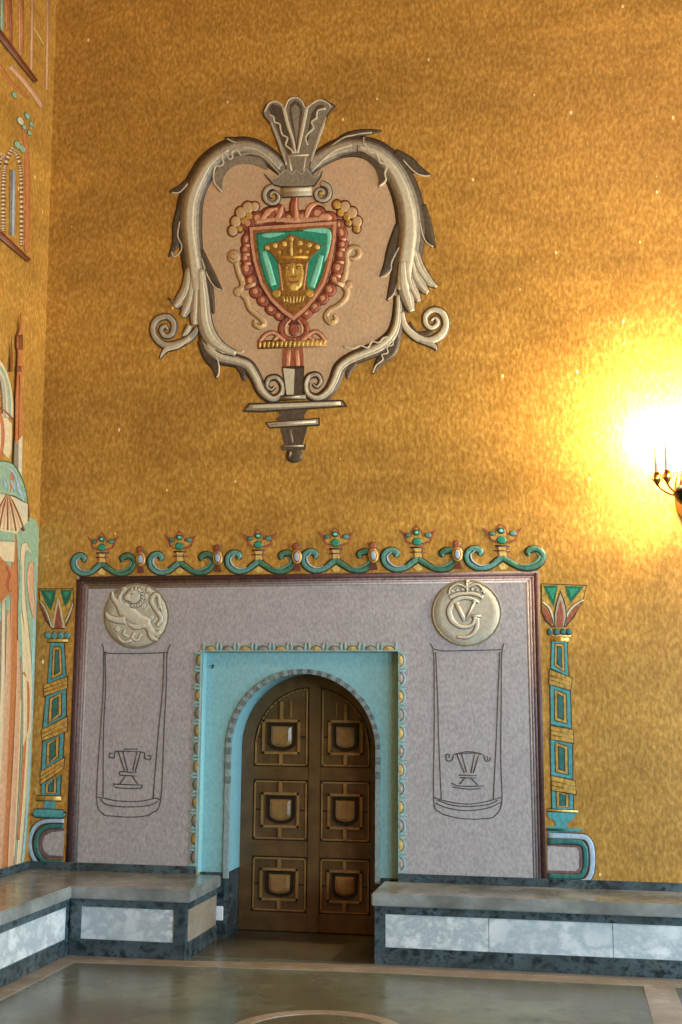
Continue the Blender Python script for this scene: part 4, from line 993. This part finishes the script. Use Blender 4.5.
mb.rib([(350, 258), (354, 259), (359, 255), (358, 249), (352, 248), (347, 253), (347, 263), (345, 275), (343, 284), (347, 291), (345, 299), (338, 306), (329, 311), (326, 318), (331, 323), (336, 320), (334, 315)], [1.5, 3, 4, 4, 4, 4, 4, 4, 5, 5, 4, 4, 4, 4, 4, 3, 2], 0.014, 'berry_tan', 0.006, out=1.3, outm='field_outline')
mb.rib([(332, 281), (344, 286)], [3, 4], 0.018, 'berry_tan', 0.004, out=.9, outm='red_deep'); mb.ell(349, 285, 3.2, 3.6, 0.016, 'berry_tan', 0.006, out=1, outm='field_outline')
mb.rib([(328, 317), (331, 322), (336, 320)], 1.2, 0.024, 'gold_light', .001, n=4)
mb.build('side_scroll', car, label='cream scroll right of the shield')
# shield
mb = MB()
sh_o = [(250, 228), (293, 225), (337, 222), (336, 240), (332, 262), (326, 283), (317, 298), (306, 311), (294, 321), (283, 313), (271, 301), (261, 285), (254, 262), (251, 244)]
def shr(k, dy=0): return [(294+(p[0]-294)*k, 266+(p[1]-266)*k+dy) for p in sh_o]
mb.poly(shr(1.03), 0.026, 'red_deep'); mb.poly(shr(1.0), 0.030, 'pink_enamel'); mb.poly(shr(.925), 0.031, 'red_enamel'); mb.poly(shr(.885), 0.032, 'gold_dark'); mb.poly(shr(.85), 0.033, 'green_deep'); mb.poly(shr(.81), 0.034, 'green_enamel')
mb.rib([(262, 236), (270, 236), (285, 234)], [2, 5, 1], 0.035, 'green_light', 0.001); mb.rib([(303, 231), (320, 231), (329, 234), (328, 250), (325, 262)], [1, 5, 5, 3, 1], 0.035, 'green_light', 0.001)
mb.rib([(264, 252), (269, 268), (274, 286)], [5, 6, 6], 0.035, 'green_light', 0.001); mb.rib([(322, 256), (318, 270), (312, 288)], [4, 6, 6], 0.035, 'green_light', 0.001)
mb.build('shield', car, label='green enamel shield with pink rim')
mb = MB()
mb.poly([(271, 293), (279, 290), (281, 282), (278, 262), (309, 261), (307, 285), (311, 291), (316, 293), (308, 303), (294, 314), (281, 304)], 0.038, 'gold_dark')
mb.rib([(279, 262), (281, 275), (283, 291)], 1.4, 0.042, 'pink_enamel', .001); mb.rib([(308, 261), (306, 276), (304, 291)], 1.4, 0.042, 'pink_enamel', .001)
mb.ell(294.5, 275, 10, 17, 0.038, 'gold_tile', 0.012, out=.8, outm='brown', n=20)
for a in (287.5, 299.5): mb.ell(a, 268.5, 3.2, 1.6, 0.049, 'brown', 0.001, n=10); mb.ell(a, 268.7, 1.8, .8, 0.051, 'gold_light', 0.001, n=8)
mb.rib([(283.5, 265), (288, 263.8), (292, 265.5)], 1.0, 0.050, 'brown', .001); mb.rib([(296, 265.5), (300, 263.8), (304, 265)], 1.0, 0.050, 'brown', .001)
mb.rib([(293.5, 266), (293.3, 275)], [1.5, 3], 0.050, 'gold_light', 0.003); mb.rib([(290.5, 277), (294, 278.2), (297.5, 277)], 1.0, 0.050, 'brown', .001); mb.rib([(289, 282), (294, 283.4), (299, 282)], 1.6, 0.050, 'red_enamel', .001)
mb.ell(294, 288, 4, 3, 0.047, 'gold_light', 0.003, n=10)
for k in range(7): mb.rib([(284+k*3.4, 297), (285+k*3, 304-abs(k-3)*.6)], 1.3, 0.040, 'gold_light', .001)
mb.ell(277, 294, 4, 4, 0.040, 'gold_tile', .003, n=10); mb.ell(310, 294, 4, 4, 0.040, 'gold_tile', .003, n=10)
hd = mb.build('golden_head', car, label='golden mosaic head facing forward')
mb = MB()
cr = [(266, 249), (272, 244), (279, 243.5), (286, 240.5), (291, 236), (299, 239), (308, 242), (315, 243.5), (322, 247), (316, 253), (310, 259), (308, 263), (280, 264), (277, 259), (272, 253)]
mb.poly([(294+(p[0]-294)*1.04, 251+(p[1]-251)*1.06) for p in cr], 0.050, 'brown'); mb.poly(cr, 0.053, 'gold_dark')
mb.rib([(279, 258.5), (309, 258)], 2.4, 0.054, 'gold_tile', 0.002)
for (a, b) in ((268, 249), (276, 246.5), (285, 245), (292, 240), (301, 244), (310, 246), (318, 248)): mb.ell(a, b, 2.2, 2.4, 0.054, 'gold_light', 0.003, n=10, out=.5, outm='brown')
mb.rib([(292, 241), (292, 257)], 2.2, 0.055, 'gold_light', .002)
for (a, b) in ((280, 253), (301, 252), (308, 253)): mb.ell(a, b, 1.7, 1.9, 0.055, 'gold_tile', 0.003, n=8, out=.4, outm='brown')
mb.build('crown', hd, label='jewelled golden crown')
# foot under the shield
mb = MB()
mb.rib([(290, 318), (283, 323), (281, 331), (286, 338), (296, 340)], [3, 4, 4, 4, 3], 0.018, 'red_enamel', .004, out=.8, outm='red_deep'); mb.rib([(298, 318), (305, 323), (307, 331), (302, 338), (292, 340)], [3, 4, 4, 4, 3], 0.016, 'red_enamel', .004, out=.8, outm='red_deep')
mb.rib([(291, 320), (286, 326), (286, 334)], 1.4, .026, 'pink_enamel', .001); mb.rib([(298, 320), (302, 326), (302, 334)], 1.4, .026, 'pink_enamel', .001)
mb.ell(294, 330, 4.5, 6, .018, 'red_enamel', .006, out=.8, outm='red_deep')
for pts in ([(260, 342), (266, 335), (273, 333), (280, 337), (285, 342)], [(302, 342), (308, 336), (315, 332), (321, 335), (326, 342)], [(274, 341), (279, 337), (285, 341)], [(302, 341), (308, 337), (314, 341)]): mb.rib(pts, 3.0, .018, 'pink_enamel', .004, out=1.0, outm='red_deep')
mb.build('red_pedestal', car)
mb = MB(); mb.rib([(258, 345), (326, 343)], 6.5, .020, 'gold_dark', .002, out=1, outm='brown')
for k in range(16): mb.rib([(260.5+k*4.3, 342.4-k*.12), (260+k*4.3, 348-k*.12)], [2.6, 1.4], .024, 'gold_light', .003)
mb.build('gold_fringe', car)
mb = MB(); mb.poly([(283, 349), (303, 348.5), (304, 362), (303, 368), (283, 368), (282.5, 360)], .018, 'red_enamel'); mb.rib([(289, 350), (288, 366)], 4, .020, 'pink_enamel', .002); mb.rib([(297, 350), (298, 366)], 4, .020, 'pink_enamel', .002); mb.build('red_stem', car)
mb = MB(); mb.poly([(282, 367), (304.5, 366), (303, 396), (286, 396)], .022, 'outline'); mb.poly([(283.5, 368.5), (295, 369.5), (294, 395), (287, 395)], .026, 'stone_light'); mb.poly([(295, 369.5), (303, 368), (301.5, 395), (294, 395)], .026, 'stone_dark')
mb.rib([(280.5, 398.5), (306, 397)], 3.4, .028, 'stone_grey', .004, out=.9); mb.rib([(285, 398), (300, 397)], 1.2, .033, 'stone_light', .001)
mb.build('grey_block', car, label='grey faceted block')
mb = MB()
mb.poly([(243, 412), (249, 403.5), (343, 400), (348, 407), (300, 410), (262, 412.5)], .024, 'outline'); mb.poly([(246, 410.5), (250, 405), (342, 401.5), (345, 406), (300, 408.5), (262, 411)], .028, 'stone_grey'); mb.rib([(250, 407.2), (290, 405.6), (341, 403.6)], [3, 3.6, 3], .029, 'stone_light', .002)
mb.build('bracket_shelf', car, label='wide grey bracket shelf')
mb = MB()
mb.poly([(279, 411), (308, 409.5), (304, 416), (305, 420), (278, 421.5), (276, 419), (281, 416)], .018, 'stone_dark')
mb.poly([(265.5, 422.5), (320, 418), (320, 426), (270, 428.5)], .022, 'outline'); mb.poly([(267.5, 423.5), (318.5, 419.5), (318.5, 424.5), (270.5, 427.3)], .026, 'stone_mid'); mb.rib([(270, 425.2), (316, 422)], 1.8, .027, 'stone_light', .001)
mb.poly([(281, 428.5), (308, 427), (303, 444), (306.5, 445), (305.5, 450), (282, 450.5), (281, 446), (285, 444.5)], .020, 'stone_dark'); mb.rib([(284, 446.5), (304, 446)], 1.6, .021, 'stone_mid', .001); mb.rib([(290, 430), (293, 443)], [3, 2], .021, 'stone_grey', .001)
mb.ell(294.5, 455.5, 7.6, 6.6, .018, 'stone_dark', .012, out=.8); mb.rib([(291, 452), (290, 457)], 1.8, .030, 'stone_mid', .001)
mb.build('pendant', car, label='dark grey pendant foot with ball')

# ------------------------------------------------------------------ left wall figures
def lthing(name, label, cat, u, v): return thing(name, label, cat, P(u, v, 'left'))
t = lthing('draped_figure', 'tall pastel draped robe in mosaic on the left wall beside the corner', 'mosaic figure', 15, 876)
mb = MB('left')
mb.poly([(24, 520), (30, 516.5), (36, 521), (38.5, 532), (38.5, 560), (37, 600), (35.5, 650), (33, 710), (30, 780), (26.5, 830), (23, 868), (-8, 880), (-20, 882), (-20, 560), (-2, 545), (9, 535), (14, 528)], 0.008, 'sage_green')
mb.rib([(31, 519), (26, 520), (19, 525), (15.5, 540)], [2, 5, 5, 2], .010, 'pale_green', .002)
mb.rib([(33, 566), (34.5, 600), (33, 660), (30, 740), (26, 820), (22, 866)], [2, 3, 3, 3, 2.5, 2], .010, 'shell_cyan', .001)
mb.build('cowl', t, label='green cowl and outer edge')
mb = MB('left')
for pts, w, mt in (([(14.5, 532), (14, 570), (13.5, 620), (12.5, 680), (9, 760), (6, 830), (4, 872)], [2, 6, 7, 7, 6, 5, 5], 'orange'),
                   ([(20, 560), (21, 575), (19.5, 610), (20, 660)], [2, 3, 4, 4], 'sage_green'),
                   ([(19, 605), (23, 640), (26, 690), (25, 760), (20, 840), (17, 870)], [1, 5, 7, 6, 5, 4], 'cream'),
                   ([(17, 640), (18, 690), (16, 760), (12, 830), (10, 872)], [2, 5, 7, 7, 6], 'peach'),
                   ([(23, 672), (26, 682), (26, 730), (22, 790), (18, 840)], [3, 6, 6, 4, 3], 'orange'),
                   ([(27, 550), (24, 545), (22, 560), (22.5, 595), (26, 630), (30, 680), (29, 740)], [4, 5, 4, 4, 4, 3, 2], 'cream'),
                   ([(31, 562), (30, 580), (32, 605), (34, 620)], [4, 7, 5, 1], 'peach'),
                   ([(20, 700), (17, 780), (13, 860)], [2, 2, 2], 'cream'),
                   ([(8, 610), (7.5, 680), (4, 760), (0, 830), (-3, 875)], [3, 6, 8, 9, 8], 'peach'),
                   ([(3, 600), (2, 690), (-2, 780), (-6, 870)], [3, 4, 5, 5], 'cream'),
                   ([(-4, 620), (-6, 700), (-8, 800), (-14, 876)], [8, 10, 10, 10], 'peach')):
    mb.rib(pts, w, .012, mt, .002, out=.5, outm='brown')
mb.rib([(30, 553), (26, 547), (22, 546)], [1, 3, 1], .016, 'stone_light', .001)
mb.rib([(0, 640), (1, 680), (-1, 720)], [5, 7, 2], .011, 'stone_grey', .001)
mb.build('robe_folds', t, label='peach, orange and cream folds')
t = lthing('red_garment', 'red rounded garment in mosaic on the left wall at the picture edge', 'mosaic figure', 0, 600)
mb = MB('left', 0.032); mb.poly([(-14, 552), (-2, 560), (6, 568), (8, 576), (6.5, 582), (9, 588), (6, 593), (0, 598), (-14, 606)], .022, 'orange', smooth=2); mb.rib([(1, 566), (4, 574), (2, 584), (4, 592)], [1, 3, 3, 1], .024, 'red_enamel', .001); o = mb.build('sleeve', t)
t = lthing('shell_canopy', 'cream shell fan with brown ribs in mosaic, left wall above the draped robe', 'mosaic canopy', 5, 545)
mb = MB('left', 0.019)
mb.poly([(-14, 488), (10, 495), (25, 504), (25, 522), (20, 526), (13, 534), (-14, 528)], .010, 'cream')
mb.poly([(13, 499), (24.5, 505), (24.5, 520), (17, 514)], .012, 'stone_light')
mb.rib([(-8, 489), (10, 496), (25.5, 504), (25.5, 521)], 1.4, .014, 'brown', .001, n=2)
for k in range(9):
    x = -12+k*4.2; mb.rib([(4.5, 493), (4.5+(x-4.5)*.5, 508), (x, 528+min(k, 5)*.8-1)], [.8, 1.6, 1.6], .013, 'peach' if k % 2 else 'brown', .001)
mb.build('shell_fan', t)
mb = MB('left', 0.019); mb.poly([(-14, 529), (12, 533), (12, 541), (-14, 540)], .012, 'sage_green'); mb.poly([(-14, 541), (12, 542), (11, 562), (-14, 560)], .012, 'cream'); mb.build('cornice', t, label='pale green and cream cornice')
t = lthing('green_wing', 'green feathered dome in mosaic on the left wall above the shell fan', 'mosaic ornament', 5, 495)
mb = MB('left', 0.036); mb.poly([(-14, 462), (0, 462), (9, 466), (16, 478), (20, 490), (22, 503), (10, 496), (-14, 489)], .016, 'sage_green', smooth=2)
for pts in ([(2, 468), (9, 474), (15, 490), (18, 500)], [(6, 480), (10, 492)], [(12, 482), (14.5, 495)], [(-2, 478), (2, 490)]): mb.rib(pts, 2.0, .019, 'pale_blue', .001, out=.4, outm='green_deep')
mb.rib([(6, 470), (7, 480), (5, 492)], [2, 3.5, 1], .018, 'orange', .001)
mb.rib([(-8, 462), (0, 461.5), (9, 465.5), (16.5, 478), (21, 492), (22.5, 502)], 1.1, .020, 'green_deep', .001)
mb.build('feathers', t)
t = lthing('ringed_dome', 'pale striped arch above a cream robe in mosaic, left wall at the picture edge', 'mosaic ornament', 3, 450)
mb = MB('left')
for k, mt in enumerate(('cream', 'sage_green', 'stone_light', 'stone_mid')):
    d = k*3.2; mb.rib([(-12, 352+d*1.3), (0, 363+d*1.6), (7-d*.5, 378+d), (11-d*.8, 398), (11.5-d*.8, 418)], 3.0, .010+.001*k, mt, .001, out=.4, outm='stone_dark')
mb.build('arch_rings', t)
mb = MB('left'); mb.poly([(-10, 412), (3, 414), (11, 424), (11, 448), (8, 459), (2, 452), (-10, 440)], .012, 'cream'); mb.rib([(-1, 412), (2, 430), (1, 450), (-2, 460)], [3, 3.5, 3, 3], .014, 'orange', .001, out=.4, outm='brown'); mb.rib([(0, 408), (6, 413), (12, 419)], 1.6, .016, 'red_enamel', .001); mb.build('robe', t, label='cream robe with orange hem')
t = lthing('red_spire', 'slender red spire in mosaic on the left wall near the corner', 'mosaic spire', 15, 480)
mb = MB('left', 0.02); mb.poly([(17.8, 313), (18.8, 330), (20, 337), (20, 349), (18.8, 352), (19.3, 370), (18.8, 390), (18.8, 436), (12.5, 444), (12.8, 400), (14.5, 370), (15.2, 352), (14, 347), (14.3, 337), (16.8, 330)], .020, 'orange')
mb.rib([(17, 335), (17, 350)], 5, .022, 'brown', .001); mb.rib([(16, 366), (16, 372)], 4, .022, 'brown', .001); mb.rib([(16, 375), (15, 440)], 1, .022, 'brown', .001)
mb.poly([(9, 338), (10.4, 360), (10, 372), (7.5, 372)], .009, 'brown')
mb.build('red_shaft', t)
mb = MB('left', 0.02); mb.poly([(12, 440), (18.8, 434), (19.5, 440), (18.8, 480), (11, 466)], .014, 'stone_grey'); mb.poly([(15.5, 438), (19.2, 436), (18.6, 478), (15.2, 472)], .016, 'stone_light'); mb.build('grey_base', t, label='grey tower base')
t = lthing('checkered_arch', 'arched opening with checkered bands in mosaic on the left wall', 'mosaic ornament', 12, 250)
mb = MB('left')
for pts, w in (([(-3, 230), (-2, 170), (4, 155)], 5), ([(3, 232), (4, 172), (12, 148)], 5), ([(21, 246), (20.5, 172), (14, 150)], 4)):
    q = catmull(pts, 12)
    for k in range(len(q)-1):
        a, b = q[k], q[k+1]; n_ = 3 if math.hypot(b[0]-a[0], b[1]-a[1]) > 3 else 1
        for j in range(n_):
            p0 = (a[0]+(b[0]-a[0])*j/n_, a[1]+(b[1]-a[1])*j/n_); p1 = (a[0]+(b[0]-a[0])*(j+1)/n_, a[1]+(b[1]-a[1])*(j+1)/n_)
            mb.rib([p0, p1], w*.8, .010, 'cream' if (k*n_+j) % 2 else 'brown', 0.0, cols=2)
mb.build('checkered_band', t)
mb = MB('left'); mb.rib([(10.5, 170), (10, 235)], 2.2, .012, 'stone_grey', .001); mb.rib([(13.5, 170), (12.5, 236)], 2.0, .011, 'pale_blue', .001); mb.build('blue_grey_strip', t)
mb = MB('left'); mb.rib([(22, 128), (26, 148), (27, 200), (26.5, 252)], [2, 4, 4.4, 4], .012, 'orange', .001); mb.build('orange_strip', t)
mb = MB('left')
for (a, b, r) in ((20, 121, 3), (27, 116, 2.4), (24, 127, 2), (17, 145, 3), (22, 149, 3), (31, 124, 2), (29, 133, 2), (14, 95, 2.4)): mb.ell(a, b, r*.9, r*1.5, .014, 'sage_green' if a != 20 else 'stone_light', .002, n=8, rot=-.5, out=.4, outm='green_deep')
mb.build('green_leaves', t)
for (a, b, lab) in (((-6, 29), (34.5, 82), 'long dark brown slanting strip in the upper left corner'), ((-8, 229), (27.5, 261), 'dark brown slanting strip on the left wall below the checkered arch')):
    t = lthing('slanting_strip', lab, 'ledge', *b)
    mb = MB('left', .014); mb.rib([a, b], [7, 4], .012, 'brown', .0, cols=2); mb.rib([(a[0]-.5, a[1]-1.5), (b[0]-.5, b[1]-1.2)], [2.5, 1.5], .014, 'red_deep', 0, cols=2); mb.build('slant_band', t)  # dark brown slanting strip with a thin red-brown upper line
t = lthing('striped_facade', 'faint pink and violet upright stripes in mosaic, top of the left wall', 'mosaic ornament', 20, 60)
mb = MB('left')
for pts, w, mt in (([(6, -8), (6.5, 30)], 3, 'orange'), ([(10, -8), (11, 45)], 2.4, 'red_enamel'), ([(21.5, -8), (21.5, 53)], 3.4, 'orange'), ([(19.5, -8), (19.5, 56)], 1.6, 'pink_enamel'), ([(32.5, -8), (31, 70)], 2.6, 'peach'), ([(48, -8), (46.5, 90)], 2.4, 'peach'), ([(33, 26), (44, 45)], 1.2, 'gold_light'), ([(2, -8), (1.5, 32)], 3, 'sage_green'), ([(10, 66), (26, 84), (42, 106)], 5, 'peach'), ([(-4, 60), (12, 84), (28, 98)], 3, 'orange')):
    mb.rib(pts, w, .010, mt, 0.0, cols=2)
mb.build('stripe_set', t)
for k, x_ in enumerate((0,)):
    pass

# ------------------------------------------------------------------ wall sconce at the right edge
YC = W-0.21
def atY(u, v, y):
    r = ray(u, v); return EYE+r*(y/r.y)
sc = atY(690, 492, YC); cup0 = atY(657, 480, YC)
RS = sc.x-cup0.x
t = thing('wall_sconce', 'brass candle sconce glowing against the gold wall at the right edge', 'sconce', (sc.x, W, sc.z))
mb = MB(); mb.lathe((sc.x, YC, sc.z), [(0.005, -0.15), (0.02, -0.14), (0.012, -0.12), (0.05, -0.105), (0.10, -0.06), (0.12, -0.01), (0.115, 0.03), (0.07, 0.045), (0.03, 0.06), (0.022, 0.12), (0.04, 0.15), (0.02, 0.18), (0.015, 0.26), (0.028, 0.285), (0.004, 0.32)], 'dark_bronze'); mb.build('bowl', t, label='dark bronze bowl and stem')
mb = MB(); mb.prism([(sc.x+0.09*math.cos(a), sc.z-0.02+0.16*math.sin(a)) for a in [2*math.pi*k/24 for k in range(24)]], W-0.02, W, 'brass'); mb.tube([(sc.x, W-0.015, sc.z-0.02), (sc.x, W-0.2, sc.z-0.10), (sc.x, YC, sc.z-0.02)], 0.012, 'brass'); mb.build('back_plate', t)
bulbs = []
for k in range(5):
    a = math.pi+math.pi*k/4
    if k == 0: a = math.pi
    dx, dy = math.cos(a), math.sin(a)
    cx, cyy, cz = sc.x+RS*dx, YC+min(RS*dy, 0)*0.4, cup0.z
    am = MB(); am.tube([(sc.x+0.06*dx, YC+0.03*dy, sc.z+0.0), (sc.x+RS*.55*dx, YC+RS*.25*dy, cz-0.11), (cx-0.02*dx, cyy-0.02*dy, cz-0.06), (cx, cyy, cz-0.01)], [0.012, 0.007], 'brass')
    am.tube([(sc.x+0.10*dx, YC+0.10*dy, sc.z+0.02), (sc.x+RS*.42*dx, YC+RS*.42*dy, cz-0.02), (sc.x+RS*.36*dx, YC+RS*.36*dy, cz+0.05), (sc.x+RS*.5*dx, YC+RS*.5*dy, cz+0.03)], [0.009, 0.003], 'brass')
    ao = am.build('arm', t)
    am = MB(); am.lathe((cx, cyy, cz), [(0.004, -0.05), (0.012, -0.035), (0.02, -0.02), (0.034, 0.0), (0.03, 0.006), (0.022, 0.0), (0.022, 0.05), (0.028, 0.055)], 'brass', 14)
    for j in range(6):
        b = 2*math.pi*j/6; am.tube([(cx+.03*math.cos(b), cyy+.03*math.sin(b), cz), (cx+.045*math.cos(b), cyy+.045*math.sin(b), cz+.03), (cx+.035*math.cos(b), cyy+.035*math.sin(b), cz+.05)], [0.005, 0.002], 'brass', 6)
    am.build('candle_cup', ao)
    am = MB(); am.lathe((cx, cyy, cz), [(0.016, 0.01), (0.016, 0.27), (0.010, 0.28)], 'candle', 12); am.build('candle', ao)
    am = MB(); am.lathe((cx, cyy, cz), [(0.004, 0.275), (0.018, 0.305), (0.016, 0.335), (0.002, 0.38)], 'flame_glass', 12); am.build('bulb', ao)
    bulbs.append((cx, cyy, cz+0.33))
for i, p in enumerate(bulbs):
    d = bpy.data.lights.new('sconce_bulb_light', 'POINT'); d.energy = 104; d.color = (1.0, 0.76, 0.46); d.shadow_soft_size = 0.03
    o = bpy.data.objects.new('sconce_bulb_light', d); C.objects.link(o); o.location = (p[0], p[1]+0.04, p[2]+0.04)
